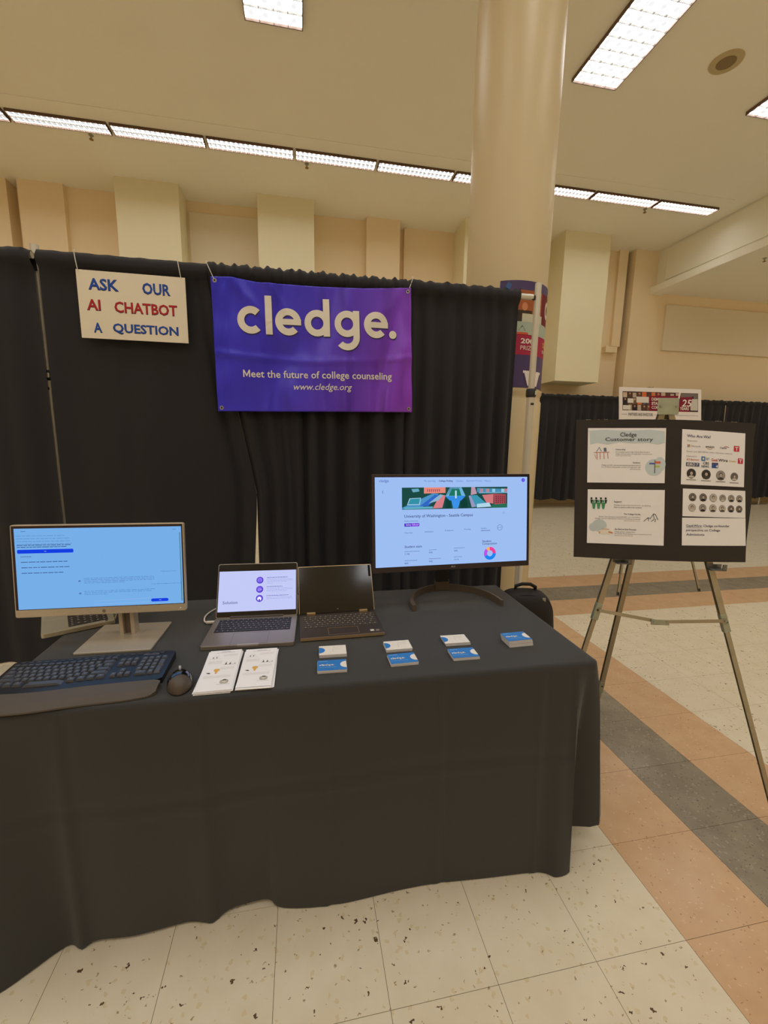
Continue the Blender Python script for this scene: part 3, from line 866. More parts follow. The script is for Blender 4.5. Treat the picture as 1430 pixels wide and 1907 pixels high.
# ------------------------------------------------------------------ monitors
m_silver = pm('silver_plastic', (196, 184, 164), 0.4, 0.35, noise=(200, 0.3, (190, 178, 158)))
m_bezel = pm('bezel_dark', (52, 42, 42), 0.4)
m_gloss = pm('glass_black', (20, 18, 18), 0.12)
m_dk = pm('dark_bronze_metal', (116, 104, 92), 0.38, 0.45)
def tilted(cx, cy, cz, tilt):
    """local frame of a panel: x right, y up the panel, z out of its face; returned in thing coordinates"""
    s, c = math.sin(tilt), math.cos(tilt)
    m = Matrix.Identity(4)
    m[0][0], m[1][0], m[2][0] = 1, 0, 0
    m[0][1], m[1][1], m[2][1] = 0, s, c
    m[0][2], m[1][2], m[2][2] = 0, -c, s
    m[0][3], m[1][3], m[2][3] = cx, cy, cz
    return m
def flat_on(mat4, x0, y0, W, H, z):
    return Flat(lambda x, y, d: tuple(mat4 @ Vector((x0 + x, y0 + y, z + d))), W, H)

# -- silver monitor on the left
t = thing('monitor', 'silver monitor with a blank light blue chat page on a square foot', 'monitor', (-0.617, 1.569, TZ + 0.002), math.radians(-1.5))
foot = M().prism(rrect(-0.118, 0.118, -0.112, 0.112, 0.006), 0.0, 0.008).build('foot', m_silver, t, bevel=0.002)
ring_ = M().lathe([(0.052, 0.0), (0.052, 0.0092), (0.049, 0.0092)], 32, (0.0, 0.03, 0)).build('swivel', m_silver, t, smooth=30)
nk = M()
nk.box(-0.025, -0.012, 0.010, 0.050, 0.006, 0.34); nk.box(0.012, 0.025, 0.010, 0.050, 0.006, 0.34)
nk.build('neck', m_silver, t, bevel=0.002)
M().box(-0.012, 0.012, 0.026, 0.048, 0.008, 0.34).build('neck_back', m_dk, t)
mw, mh = 0.535, 0.311
mm = tilted(-0.056, -0.010, 0.257, math.radians(5))
body = M().prism(rrect(-mw / 2, mw / 2, -mh / 2, mh / 2, 0.006), -0.018, 0.0).xf(mm).build('housing', m_silver, t, bevel=0.002)
M().box(-0.09, 0.14, -0.09, 0.09, -0.050, -0.016).xf(mm).build('back_cover', m_silver, t, bevel=0.01)
M().box(-mw / 2 + .004, mw / 2 - .004, -mh / 2 + .026, mh / 2 - .004, 0.0, 0.0006).xf(mm).build('bezel', pm('bezel_maroon_black', (44, 26, 34), 0.35), t)
sw, shh = mw - .020, mh - .040
scr = M().box(-sw / 2 + .002, sw / 2 + .002, -mh / 2 + .028, -mh / 2 + .028 + shh, 0.0005, 0.001).xf(mm).build('screen', em((118, 174, 232)), t)
F = flat_on(mm, -sw / 2 + .002, -mh / 2 + .028, sw, shh, 0.001)
dkb, gry, blu = em((40, 66, 120)), em((70, 110, 170)), em((20, 62, 226))
F.dashes(dkb, .04, .07, .035, .008); F.dashes(dkb, .945, .97, .035, .006)
for k, e in enumerate((.30, .32, .32, .33, .27)):
    F.dashes(gry, .012, e, .09 + .034 * k, .005)
F.dashes(dkb, .012, .33, .205, .010); F.dashes(dkb, .012, .30, .228, .010)
F.rr(blu, .012, .258, .338, .305, .012, 'button'); F.rect(em((150, 180, 250)), .168, .279, .180, .285, 'small_print', .0005)
F.dashes(dkb, .03, .095, .345, .008); F.dashes(dkb, .03, .30, .412, .010); F.dashes(dkb, .03, .31, .480, .010); F.dashes(dkb, .03, .272, .548, .010)
for yy, xs_ in ((.575, ((.86, .96),)), (.635, ((.39, .82),)), (.655, ((.39, .82),)), (.675, ((.39, .82),)), (.695, ((.39, .64),)),
                (.735, ((.80, .99),)), (.800, ((.39, .82),)), (.820, ((.39, .80),)), (.842, ((.39, .53),))):
    for a, b in xs_:
        F.dashes(gry, a, b, yy, .0055)
for yy in (.668, .825):
    F.arc(dkb, .365, yy, .004, .0065, -60, 170, 'icon', n=10); F.rect(dkb, .358, yy - .002, .366, yy + .006, 'icon')
F.line(em((150, 186, 230)), [(.445, .93), (.785, .915)], .004, 'field'); F.line(em((150, 186, 230)), [(.445, .97), (.785, .965)], .004, 'field')
F.rr(blu, .795, .925, .905, .965, .019, 'button'); F.rect(em((150, 180, 250)), .845, .943, .860, .949, 'small_print', .0005)
F.rect(em((70, 120, 110)), .988, .075, .993, .97, 'scroll_bar')
F.finish(scr)
F = flat_on(mm, -mw / 2, -mh / 2, mw, mh, 0.0004)
F.disc(ink((150, 138, 120)), .505, .962, .0115, 'maker_badge'); F.text(ink((84, 74, 64)), 'hp', .4985, .5115, .962, .034, 0.0, 0.3, 'maker_badge', .0006)
F.disc(em((240, 240, 230)), .965, .962, .0022, 'power_light')
F.finish(body)
cb_ = M().tube([(-0.03, 0.03, 0.12), (-0.07, 0.02, 0.108), (-0.10, 0.03, 0.112), (-0.12, 0.05, 0.14)], 0.004, 8).build('cable', m_black, t, smooth=True)

# -- black monitor on the right
t = thing('monitor', 'wide black monitor with a college page on an arc-shaped foot', 'monitor', (0.650, 1.80, TZ + 0.002), 0.0)
mw, mh = 0.730, 0.418
mm = tilted(0.0, -0.045, 0.357, math.radians(6.3)) @ Matrix.Rotation(0, 4, 'Z')
rz = Matrix.Rotation(math.radians(2.0), 4, 'Z')
mm = rz @ mm
body = M().prism(rrect(-mw / 2, mw / 2, -mh / 2, mh / 2, 0.004), -0.016, 0.0).xf(mm).build('housing', m_bezel, t, bevel=0.0015)
M().box(-0.18, 0.18, -0.15, 0.10, -0.040, -0.014).xf(mm).build('back_cover', m_bezel, t, bevel=0.01)
x0, x1, y0, y1 = -mw / 2 + .013, mw / 2 - .013, -mh / 2 + .024, mh / 2 - .013
M().box(x0 - .003, x1 + .003, y0 - .003, y1 + .003, 0.0, 0.0005).xf(mm).build('bezel', pm('bezel_edge_violet', (38, 28, 66), 0.25), t)
scr = M().box(x0, x1, y0, y1, 0.0003, 0.001).xf(mm).build('screen', em((158, 190, 242)), t)
F = flat_on(mm, x0, y0, x1 - x0, y1 - y0, 0.001)
nav, ttl, mid = em((92, 116, 190)), em((34, 48, 110)), em((70, 88, 150))
F.text(nav, 'cledge', .025, .085, .043, None, 0.01)
for s, a, b, c in (('My Learning', .305, .378, nav), ('College Finding', .400, .490, ttl), ('Chatbot', .513, .560, nav), ('Application Process', .580, .685, nav), ('Metrics', .705, .748, nav)):
    F.text(c, s, a, b, .045, None, 0.015 if c is ttl else 0.0)
F.disc(em((84, 62, 226)), .971, .038, .012, 'avatar'); F.disc(em((150, 140, 250)), .971, .038, .004, 'avatar', .0005)
F.line(ttl, [(.050, .148), (.045, .163), (.050, .178)], .004, 'icon')
# the picture of the campus
I = lambda x, y: (.165 + .695 * x, .115 + .245 * y)
def ip(c, *pts):
    F.poly(em(c), [I(*p) for p in pts], 'campus_picture', F.d * (1.5 + .35 * len(F.parts)))
def ir(c, a, b, x, y):
    ip(c, (a, b), (x, b), (x, y), (a, y))
ir((28, 74, 66), 0, 0, 1, 1)
for k in range(26):
    a, b = random.uniform(.03, .97), random.uniform(.14, .86)
    c = random.choice([(36, 96, 72), (20, 58, 56), (52, 112, 80), (24, 66, 60)])
    F.disc(em(c), *I(a, b), .016, 'campus_trees', F.d * 3.6, n=8)
def ip2(c, z, *pts):
    F.poly(em(c), [I(*p) for p in pts], 'campus_picture', F.d * z)
ip2((222, 140, 136), 4.2, (.10, .05), (.17, .03), (.19, .40), (.13, .55), (.09, .40))
ip2((214, 122, 118), 4.2, (.17, .28), (.38, .26), (.30, .72), (.14, .60))
ip2((232, 138, 124), 4.4, (.20, 0), (.40, 0), (.40, .26), (.20, .28))
for k in range(7): ip2((150, 74, 84), 4.8, (.23 + .018 * k, .08), (.238 + .018 * k, .08), (.238 + .018 * k, .2), (.23 + .018 * k, .2))
ip2((104, 168, 190), 4.6, (.085, .07), (.15, .05), (.16, .18), (.10, .22))
ip2((52, 146, 166), 4.8, (.075, .52), (.165, .50), (.155, .76), (.055, .76))
ip2((160, 196, 224), 4.7, (.068, .49), (.173, .47), (.163, .80), (.045, .80))
ip2((76, 146, 198), 4.6, (0, .92), (.28, .28), (.34, .30), (.17, .96), (.0, .98))
ip2((50, 104, 196), 5.0, (.16, .86), (.30, .34), (.34, .36), (.24, .86))
ip2((140, 178, 204), 5.2, (.24, .74), (.35, .32), (.38, .36), (.33, .62))
ip2((214, 126, 134), 5.1, (.33, .52), (.38, .36), (.40, .38), (.37, .95), (.28, .97))
ip2((96, 176, 200), 5.3, (.02, .90), (.28, .88), (.28, .97), (.02, .98))
ip2((30, 118, 96), 4.4, (.46, .08), (.53, .08), (.55, .40), (.43, .40))
ip2((120, 190, 236), 4.3, (.44, 0), (.55, 0), (.59, .42), (.40, .42))
ip2((54, 140, 230), 5.0, (.40, .42), (.59, .40), (.55, .62), (.44, .62))
ip2((60, 146, 232), 5.1, (.455, .60), (.54, .60), (.52, .98), (.47, .98))
ip2((190, 220, 244), 5.6, (.49, .16), (.505, .16), (.505, .52), (.49, .52))
ip2((18, 62, 54), 4.9, (.40, .98), (.405, .52), (.445, .62), (.455, .98)); ip2((18, 62, 54), 4.9, (.54, .98), (.55, .60), (.60, .50), (.615, .98))
ip2((60, 150, 178), 4.6, (.62, .40), (.70, .38), (.82, .90), (.66, .95))
ip2((150, 150, 190), 4.8, (.62, .42), (.64, .40), (.69, .92), (.65, .96))
ip2((112, 170, 204), 4.4, (.70, .06), (1, .10), (1, .30), (.72, .30))
for k in range(10): ip2(random.choice([(150, 200, 226), (70, 140, 180), (190, 130, 140)]), 4.9, (.70 + .03 * k, .08), (.73 + .03 * k, .10), (.725 + .03 * k, .26), (.70 + .03 * k, .24))
ip2((208, 120, 124), 5.1, (.75, .38), (.86, .34), (.86, .80), (.79, .74))
ip2((166, 74, 82), 5.1, (.86, .32), (.985, .36), (.985, .80), (.87, .84))
for k in range(5):
    for j in range(4):
        ip2((84, 40, 62), 5.5, (.885 + .02 * k, .44 + .09 * j), (.895 + .02 * k, .44 + .09 * j), (.895 + .02 * k, .49 + .09 * j), (.885 + .02 * k, .49 + .09 * j))
ip2((40, 110, 84), 5.3, (.85, .84), (1, .80), (1, 1), (.84, 1)); ip2((176, 214, 232), 5.4, (.70, .80), (.82, .74), (.84, .94), (.70, .97))
ip2((190, 150, 170), 5.4, (.645, 0), (.68, 0), (.70, .32), (.64, .38))
F.text(ttl, 'University of Washington - Seattle Campus', .180, .625, .440, None, 0.006)
F.text(mid, 'Public University', .180, .267, .492, None, 0.0)
F.rect(em((58, 20, 190)), .180, .515, .225, .550, 'badge'); F.rect(em((110, 30, 214)), .225, .515, .274, .550, 'badge')
F.text(em((220, 200, 255)), 'Safety School', .188, .268, .533, None, 0.01, d=.0006)
for s, a, b, yy in (('Overview', .180, .232, .620), ('Admission', .308, .364, .615), ('Academics', .437, .496, .608), ('Housing', .566, .610, .603), ('Student', .680, .720, .597)):
    F.text(mid, s, a, b, yy, None, 0.0)
F.rect(ttl, .680, .622, .745, .627, 'tab_line')
F.arc(mid, .810, .593, .0165, .0185, 0, 360, 'icon', n=24); F.line(mid, [(.793, .593), (.827, .593)], .003, 'icon')
F.arc(mid, .836, .420, .0045, .0058, 0, 360, 'icon', n=12)
F.text(ttl, 'Student stats', .180, .290, .777, None, 0.006)
F.text(ttl, 'Student', .690, .752, .748, None, 0.006); F.text(ttl, 'Composition', .690, .790, .782, None, 0.006)
for a, b, yy, s in ((.180, .275, .832, '7,198'), (.335, .385, .824, '94%'), (.500, .575, .815, '64%'), (.180, .262, .935, '84%'), (.335, .412, .926, '94%'), (.500, .553, .918, 'CA 42')):
    F.dashes(mid, a, b, yy, .006); F.text(ttl, s, a, a + (.030 if len(s) > 3 else .024), yy + .030, None, 0.0)
for a0, a1, c in ((0, 92, (238, 62, 150)), (92, 130, (244, 178, 96)), (130, 205, (186, 84, 226)), (205, 360, (26, 132, 240))):
    F.arc(em(c), .742, .895, .019, .041, a0, a1, 'donut_chart')
F.finish(scr)
F = flat_on(mm, -mw / 2, -mh / 2, mw, mh, 0.0003)
F.disc(ink((190, 190, 190)), .487, .968, .0045, 'maker_badge'); F.text(ink((190, 190, 190)), 'LG', .494, .508, .968, None, 0.02, 0, 'maker_badge')
F.rr(ink((74, 66, 66)), .970, .945, .985, .972, .004, 'corner_mark')
F.finish(body)
arc = M()
n = 40
def arcpt(k, r_, z):
    a = math.radians(-4 + 188 * k / n)
    return (0.0 + (0.196 + r_) * math.cos(a), -0.135 + (0.225 + r_) * math.sin(a), z)
vs = []; fs = []
for k in range(n + 1):
    vs += [arcpt(k, -0.008, 0.0), arcpt(k, 0.008, 0.0), arcpt(k, 0.008, 0.026), arcpt(k, -0.008, 0.030)]
for k in range(n):
    for q in range(4):
        fs.append((4 * k + q, 4 * k + (q + 1) % 4, 4 * k + 4 + (q + 1) % 4, 4 * k + 4 + q))
fs += [(3, 2, 1, 0), tuple(4 * n + q for q in range(4))]
M().add(vs, fs).build('foot', m_dk, t, smooth=40, fixn=True)
M().box(-0.034, 0.034, 0.072, 0.094, 0.004, 0.055).build('neck_bracket', m_dk, t, bevel=0.002)
M().box(-0.034, 0.026, 0.060, 0.086, 0.050, 0.36).build('neck', m_black, t, bevel=0.002)
M().box(-0.034, 0.026, 0.0, 0.064, 0.28, 0.36).build('neck_mount', m_black, t, bevel=0.002)

# ------------------------------------------------------------------ laptops
def key_rows(x0, x1, y0, y1, rows_, gap=0.14, z=0.0, h=0.001):
    """rows_: list of key-width lists; returns one mesh of separate keys"""
    m = M(); n = len(rows_); hh = (y1 - y0) / n
    for r_, ws in enumerate(rows_):
        tot = sum(ws); x = x0; yb = y1 - (r_ + 1) * hh
        for w_ in ws:
            wd = (x1 - x0) * w_ / tot; g = hh * gap / 2
            m.box(x + g, x + wd - g, yb + g, yb + hh - g, z, z + h); x += wd
    return m
def key_marks(x0, x1, y0, y1, rows_, z, size=0.15):
    m = M(); n = len(rows_); hh = (y1 - y0) / n
    for r_, ws in enumerate(rows_):
        tot = sum(ws); x = x0; yb = y1 - (r_ + 1) * hh
        for w_ in ws:
            wd = (x1 - x0) * w_ / tot; c = x + wd / 2; d = hh * size; e = yb + hh * 0.5
            if w_ < 3:
                m.add([(c - d * .6, e - d, z), (c + d * .6, e - d, z), (c + d * .6, e + d, z), (c - d * .6, e + d, z)], [(0, 1, 2, 3)])
            x += wd
    return m
KR = [[1] * 14, [1] * 13 + [1.6], [1.5] + [1] * 12 + [1.1], [1.8] + [1] * 11 + [1.8], [2.3] + [1] * 10 + [2.3], [1, 1, 1, 1.25, 5.2, 1.25, 1, 1, 1, 1]]
m_alu = pm('space_grey_aluminium', (158, 150, 142), 0.38, 0.6, noise=(400, 0.3, (152, 144, 136)))
m_key = pm('key_black', (40, 36, 40), 0.55); m_kmark = pm('key_legend', (158, 154, 156), 0.6)
def laptop(name, label, loc, rz_, W, D, th, lid_h, tilt, mats, kb, pad, gap_lid=0.0):
    t_ = thing(name, label, 'laptop', loc, rz_)
    mb, mk, ml, mkm = mats
    base = M().prism(rrect(-W / 2, W / 2, -D / 2, D / 2, 0.010), 0.001, th).build('base', mb, t_, bevel=0.0015)
    kx0, kx1, ky0, ky1 = kb
    M().box(kx0 - .002, kx1 + .002, ky0 - .002, ky1 + .002, th - .001, th + .0002).build('key_well', mk, base)
    ko = key_rows(kx0, kx1, ky0, ky1, KR, 0.16, th, 0.0014).build('keys', mk, base); ko['kind'] = 'stuff'
    km = key_marks(kx0, kx1, ky0, ky1, KR, th + .0016).build('key_legends', mkm, base); km['kind'] = 'stuff'
    px0, px1, py0, py1 = pad
    f = M(); e = 0.0006
    for a in ((px0, px1, py0 - e, py0 + e), (px0, px1, py1 - e, py1 + e), (px0 - e, px0 + e, py0, py1), (px1 - e, px1 + e, py0, py1)):
        f.box(*a, th - .0005, th + .0002)
    f.build('trackpad', ml, base)
    mm_ = tilted(0, D / 2 - 0.004, th + gap_lid, tilt)
    lid = M().prism(rrect(-W / 2, W / 2, 0.0, lid_h, 0.008), -0.005, 0.0).xf(mm_).build('lid', mb, t_, bevel=0.001)
    return t_, base, lid, mm_
# the one showing the slide
W, D = 0.310, 0.236
t, base, lid, mm = laptop('laptop', 'grey laptop showing a pale slide titled Solution', (-0.184, 1.540, TZ + .002), math.radians(-2.0), W, D, 0.0155, 0.212, math.radians(26.5),
                     (m_alu, m_key, pm('pad_line', (112, 106, 102), 0.5), m_kmark), (-.132, .132, -.012, .096), (-.060, .062, -.112, -.022))
M().prism(rrect(-W / 2 + .003, W / 2 - .003, .003, .209, .006), 0.0, 0.0005).xf(mm).build('glass', m_gloss, lid)
x0, y0, sw, shh = -W / 2 + .006, .0235, W - .012, .158
scr = M().box(x0, x0 + sw, y0, y0 + shh, .0003, .0009).xf(mm).build('screen', em((196, 202, 246)), lid)
F = flat_on(mm, x0, y0, sw, shh, .0009)
F.text(em((56, 56, 120)), 'Solution', .060, .245, .775, None, 0.0)
for k, yy in enumerate((.245, .475, .700)):
    F.disc(em((86, 62, 206)), .525, yy, .046, 'icon', n=24); F.disc(em((124, 96, 232)), .522, yy - .005, .034, 'icon', .0004)
    if k == 0: F.arc(em((180, 160, 250)), .525, yy, .018, .023, -60, 230, 'icon_mark', .0006)
    if k == 1: F.arc(em((190, 170, 250)), .525, yy + .02, .018, .023, 20, 160, 'icon_mark', .0006); F.line(em((190, 170, 250)), [(.50, yy + .03), (.55, yy)], .012, 'icon_mark', .0006)
    if k == 2: F.disc(em((250, 246, 255)), .524, yy + .01, .026, 'icon_mark', .0006); F.rect(em((86, 62, 206)), .515, yy + .015, .533, yy + .06, 'icon_mark', .0008)
    F.dashes(em((90, 90, 160)), .615, (.885, .825, .905)[k], yy - .062, .016)
    for j in range((4, 3, 2)[k]):
        F.dashes(em((142, 146, 204)), .615, (.95, .96, .88, .70)[j], yy - .018 + .034 * j, .009)
F.finish(scr)
M().box(-.035, .035, -D / 2 - .0004, -D / 2 + .006, .010, .0158).build('opening_notch', pm('notch_light', (190, 184, 176), 0.4, 0.4), base)
M().tube([(-.10, D / 2 - .002, .0165), (.10, D / 2 - .002, .0165)], .006, 10).build('hinge', pm('hinge_dark', (70, 64, 60), 0.5), base, smooth=True)
# white charging cable
cab = thing('charging_cable', 'white charging cable plugged into the left side of the grey laptop', 'cable', (-0.36, 1.66, TZ + .004))
pts = [(.028, -.016, .007), (.000, -.014, .007), (-.012, -.006, .006), (-.020, .02, .005), (-.022, .055, .005), (-.012, .095, .005), (.010, .135, .005), (.045, .175, .005), (.10, .215, .005)]
sm_ = []
for i in range(len(pts) - 1):
    for k in range(4):
        sm_.append(cat(pts[max(i - 1, 0)], pts[i], pts[i + 1], pts[min(i + 2, len(pts) - 1)], k / 4))
sm_.append(pts[-1])
m_cab = pm('cable_white', (236, 230, 220), 0.5)
M().tube(sm_, .0028, 8).build('cord', m_cab, cab, smooth=True)
M().box(-.006, .026, -.020, -.011, .0025, .0115).build('plug', m_cab, cab, bevel=.002)
# the convertible with the dark screen
W, D = 0.302, 0.212
m_bronze = pm('dark_ash_metal', (82, 72, 64), 0.4, 0.5); m_gold = pm('pale_gold_edge', (206, 178, 136), 0.3, 0.7)
t, base, lid, mm = laptop('laptop', 'dark brown laptop with a switched-off screen and pale gold hinges', (0.136, 1.548, TZ + .002), math.radians(1.2), W, D, 0.0145, 0.190, math.radians(29.5),
                     (m_bronze, pm('key_brown', (70, 62, 56), 0.5), m_gold, pm('key_legend_tan', (178, 164, 144), 0.6)), (-.140, .140, -.028, .080), (-.050, .060, -.092, -.036), .004)
M().prism(rrect(-W / 2 + .001, W / 2 - .001, .001, .1885, .006), 0.0, 0.0006).xf(mm).build('glass', pm('dark_glass', (24, 20, 17), 0.10, spec=0.6), lid)
F = flat_on(mm, -W / 2, 0, W, .19, .0007)
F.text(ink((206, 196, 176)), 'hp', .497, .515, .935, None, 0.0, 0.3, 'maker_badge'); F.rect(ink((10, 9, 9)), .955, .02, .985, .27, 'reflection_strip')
F.finish(lid)
edge = M()
for a in ((-W / 2 - .0006, W / 2 + .0006, .1885, .1906), (-W / 2 - .0006, -W / 2 + .0008, 0, .1906), (W / 2 - .0008, W / 2 + .0006, 0, .1906)):
    edge.box(*a, -.004, .0004)
edge.xf(mm).build('lid_edge', m_gold, lid)
for sx_ in (-.105, .105):
    M().box(sx_ - .017, sx_ + .017, D / 2 - .012, D / 2 + .004, .008, .023).build('hinge', m_gold, base, bevel=.002)
M().box(-W / 2, W / 2, -D / 2 - .0008, -D / 2 + .001, .004, .0148).build('front_edge', m_gold, base)
st = ink((214, 206, 190))
M().box(.102, .116, -.088, -.074, .0144, .0149).build('sticker', st, base); M().box(.122, .136, -.090, -.076, .0144, .0149).build('sticker', pm('sticker_grey', (130, 118, 104), 0.6), base)
# the silver one behind the monitor, turned to the left and overhanging the table end
W, D = 0.325, 0.222
ang = math.atan2(-0.89, 0.45)
c = Vector((-0.9, 1.602)) + Vector((.89, .45)) * (D / 2) - Vector((.45, -.89)) * (W / 2)
m_sil2 = pm('silver_laptop', (192, 184, 160), 0.42, 0.4, noise=(300, 0.3, (186, 178, 154)))
t, base, lid, mm = laptop('laptop', 'silver laptop behind the silver monitor, overhanging the end of the table', (c.x, c.y, TZ + .003), ang, W, D, 0.017, 0.205, math.radians(18),
                     (m_sil2, pm('key_brown_black', (62, 54, 48), 0.55), pm('pad_edge', (206, 200, 180), 0.4), pm('key_legend_w', (206, 202, 192), 0.6)),
                     (-.140, .140, -.030, .088), (-.075, .030, -.105, -.040))
M().prism(rrect(-W / 2 + .006, W / 2 - .006, .006, .199, .006), 0.0, 0.0005).xf(mm).build('glass', m_gloss, lid)
M().box(.140, .156, .080, .088, .0168, .0174).build('badge', ink((90, 84, 70)), base)
# ------------------------------------------------------------------ keyboard
kt = thing('keyboard', 'black curved wave keyboard with padded palm rest', 'keyboard', (-0.632, 1.280, TZ + .002), math.radians(0.5))
m_kb = pm('keyboard_gloss_black', (26, 25, 26), 0.38); m_palm = pm('palm_rest_grey', (84, 76, 68), 0.7, bump=(400, 0.1))
m_kk = pm('keycap_charcoal', (72, 74, 80), 0.4); m_kl = pm('keycap_legend', (128, 128, 132), 0.6)
def wv_(x):
    return -0.012 * math.exp(-((x + .10) / .12) ** 2)
def kbz(y):                                             # top height along the depth
    return 0.014 + 0.010 * (y + .12) / .24
def yfront(x):
    return -0.118 + 1.2 * wv_(x) + 0.012 * max(0, (x - .12) / .10) ** 2
def yback(x):
    return 0.122 + 0.35 * wv_(x) - 0.003
def kbody(ya_, yb_, name, mat, zoff, n=40, k=10, xl_=-.225, xr_=.226, under=True):
    m = M(); vs = []; fs = []
    for i in range(n + 1):
        x = xl_ + (xr_ - xl_) * i / n
        a, b = ya_(x), yb_(x)
        if i in (0, n): a += .010; b -= .008
        elif i in (1, n - 1): a += .002; b -= .002
        for j in range(k + 1):
            y = a + (b - a) * j / k
            e = min(1.0, math.sqrt(max(0.0, (y - yfront(x) + .001) / .025)))
            vs.append((x, y, .003 + (kbz(y) + zoff - .003) * e))
        for j in range(k + 1):
            y = a + (b - a) * j / k
            vs.append((x, y, 0.001))
    w_ = 2 * (k + 1)
    for i in range(n):
        for j in range(k):
            fs.append((i * w_ + j, (i + 1) * w_ + j, (i + 1) * w_ + j + 1, i * w_ + j + 1))
            fs.append((i * w_ + k + 1 + j, i * w_ + k + 2 + j, (i + 1) * w_ + k + 2 + j, (i + 1) * w_ + k + 1 + j))
        fs.append((i * w_, i * w_ + k + 1, (i + 1) * w_ + k + 1, (i + 1) * w_))
        fs.append((i * w_ + k, (i + 1) * w_ + k, (i + 1) * w_ + 2 * k + 1, i * w_ + 2 * k + 1))
    for i in (0, n):
        for j in range(k):
            fs.append((i * w_ + j, i * w_ + j + 1, i * w_ + k + 2 + j, i * w_ + k + 1 + j))
    return m.add(vs, fs).build(name, mat, kt, smooth=45, fixn=True)
ypal = lambda x: -0.045 + wv_(x)
kbody(ypal, yback, 'case', m_kb, 0.0)
kbody(yfront, lambda x: ypal(x) + .001, 'palm_rest', m_palm, 0.0005)
_kb = M(); q = .36
_kb.add([(-.5, -.5, 0), (.5, -.5, 0), (.5, .5, 0), (-.5, .5, 0), (-q, -q, 1), (q, -q, 1), (q, q + .06, 1), (-q, q + .06, 1)],
        [(0, 1, 5, 4), (1, 2, 6, 5), (2, 3, 7, 6), (3, 0, 4, 7), (4, 5, 6, 7)])
kmesh = None; leg = M()
def key(x, y, wd, d, mark=True):
    global kmesh
    if kmesh is None:
        o = _kb.build('key', m_kk, kt); kmesh = o.data
    else:
        o = bpy.data.objects.new('key', kmesh); COL.objects.link(o); o.parent = kt
    yy = y + wv_(x); z = kbz(yy) - .001
    o.location = (x, yy, z); o.scale = (wd * .94, d * .94, .0065); o.rotation_euler = (.04, 0, 0)
    if mark:
        a, b = .0022, .0028; zz = z + .0070
        leg.add([(x - a, yy + .001 - b * .5, zz), (x + a, yy + .001 - b * .5, zz), (x + a, yy + .001 + b, zz + .0002), (x - a, yy + .001 + b, zz + .0002)], [(0, 1, 2, 3)])
rowy = [.093, .0735, .0545, .0355, .0165, -.0035]; rowd = [.012, .0185, .0185, .0185, .0185, .0185]
X0, X1 = -.214, .066
for r_, ws in enumerate([[1] * 15, [1] * 13 + [2], [1.5] + [1] * 12 + [1.5], [1.8] + [1] * 11 + [2.2], [2.3] + [1] * 10 + [2.7], [1.3, 1.2, 1.2, 5.2, 1.2, 1.2, 1.2, 1.2]]):
    x = X0; tot = sum(ws)
    for w_ in ws:
        wd = (X1 - X0) * w_ / tot
        if r_ == 5 and w_ > 4:
            key(x + wd * .5, rowy[r_] - .004, wd, .021, False)
        else:
            key(x + wd / 2, rowy[r_], wd, rowd[r_], w_ < 2 and r_ > 0)
        x += wd
for i in range(3):
    for y in (.0735, .0545):
        key(.0865 + .0185 * i, y, .0185, .0185)
    key(.0865 + .0185 * i, -.0035, .0185, .0185)
key(.105, .0155, .0185, .0185)
for i in range(4):
    for j in range(5):
        if i == 3 and j in (2, 4): continue
        if j == 4 and i == 0: continue
        xx = .148 + .0185 * i
        if i == 3 and j in (1, 3): key(xx, rowy[1 + j] - .0095, .0185, .0375, False)
        elif j == 4 and i == 1: key(xx - .009, rowy[5], .037, .0185)
        else: key(xx, rowy[1 + j], .0185, .0185)
for i in range(19):
    x = -.200 + .0215 * i
    b_ = M().prism(rrect(-.006, .006, -.003, .003, .002, 2), 0, .0015).build('media_button', m_kk, kt)
    yy = .109 + wv_(x) * .4
    b_.location = (x, yy, kbz(yy) - .0002)
lo = leg.build('key_legends', m_kl, kt); lo['kind'] = 'stuff'
F = Flat(lambda x, y, d: (.135 + x, .1005 + y, kbz(.103) + .0006), .045, .006)
F.text(m_kl, 'Microsoft', 0, 1, .5, None, 0.02); F.finish(kt)

# ------------------------------------------------------------------ mouse
mt = thing('computer_mouse', 'glossy black wireless mouse beside the curved keyboard', 'mouse', (-0.352, 1.225, TZ + .0025), math.radians(12))
def mouse_pt(u, v, k=1.0, zo=0.0):
    a = 2 * math.pi * u; e = v * math.pi / 2
    r_ = math.cos(e) ** 0.75
    x = 0.034 * r_ * math.cos(a) * k; y = 0.058 * r_ * math.sin(a) * k
    wdt = 1.0 - 0.10 * (y / .058) ** 2 - .08 * (y / .058)
    return (x * wdt, y, 0.004 + zo + 0.036 * k * math.sin(e) ** .9 * (1 - .18 * (y / .058)))
M().grid(lambda u, v: mouse_pt(u, v), 36, 12, closeu=True).build('body', pm('mouse_grey_brown', (78, 68, 60), 0.45), mt, smooth=True)
gs = M().grid(lambda u, v: mouse_pt(u, .12 + .88 * v, 1.014, .0006), 48, 20, closeu=True)
gs.f = [q for q in gs.f if sum(gs.v[i][1] for i in q) / 4 > -.014 - .25 * sum(abs(gs.v[i][0]) for i in q) / 4]
gs.build('gloss_shell', pm('mouse_gloss', (16, 15, 16), 0.06, coat=0.5), mt, smooth=True)
M().lathe([(.008, -.003), (.009, 0), (.008, .003)], 16).xf(Matrix.Translation((0, .036, .0335)) @ Matrix.Rotation(math.pi / 2, 4, 'Y')).build('scroll_wheel', pm('wheel_silver', (170, 168, 170), 0.3, 0.6), mt, smooth=30)
M().box(-.0035, .0035, -.0035, .0035, 0, .0008).xf(Matrix.Translation((0, -.036, .0355)) @ Matrix.Rotation(.55, 4, 'X') @ Matrix.Rotation(.78, 4, 'Z')).build('logo_mark', m_kl, mt)
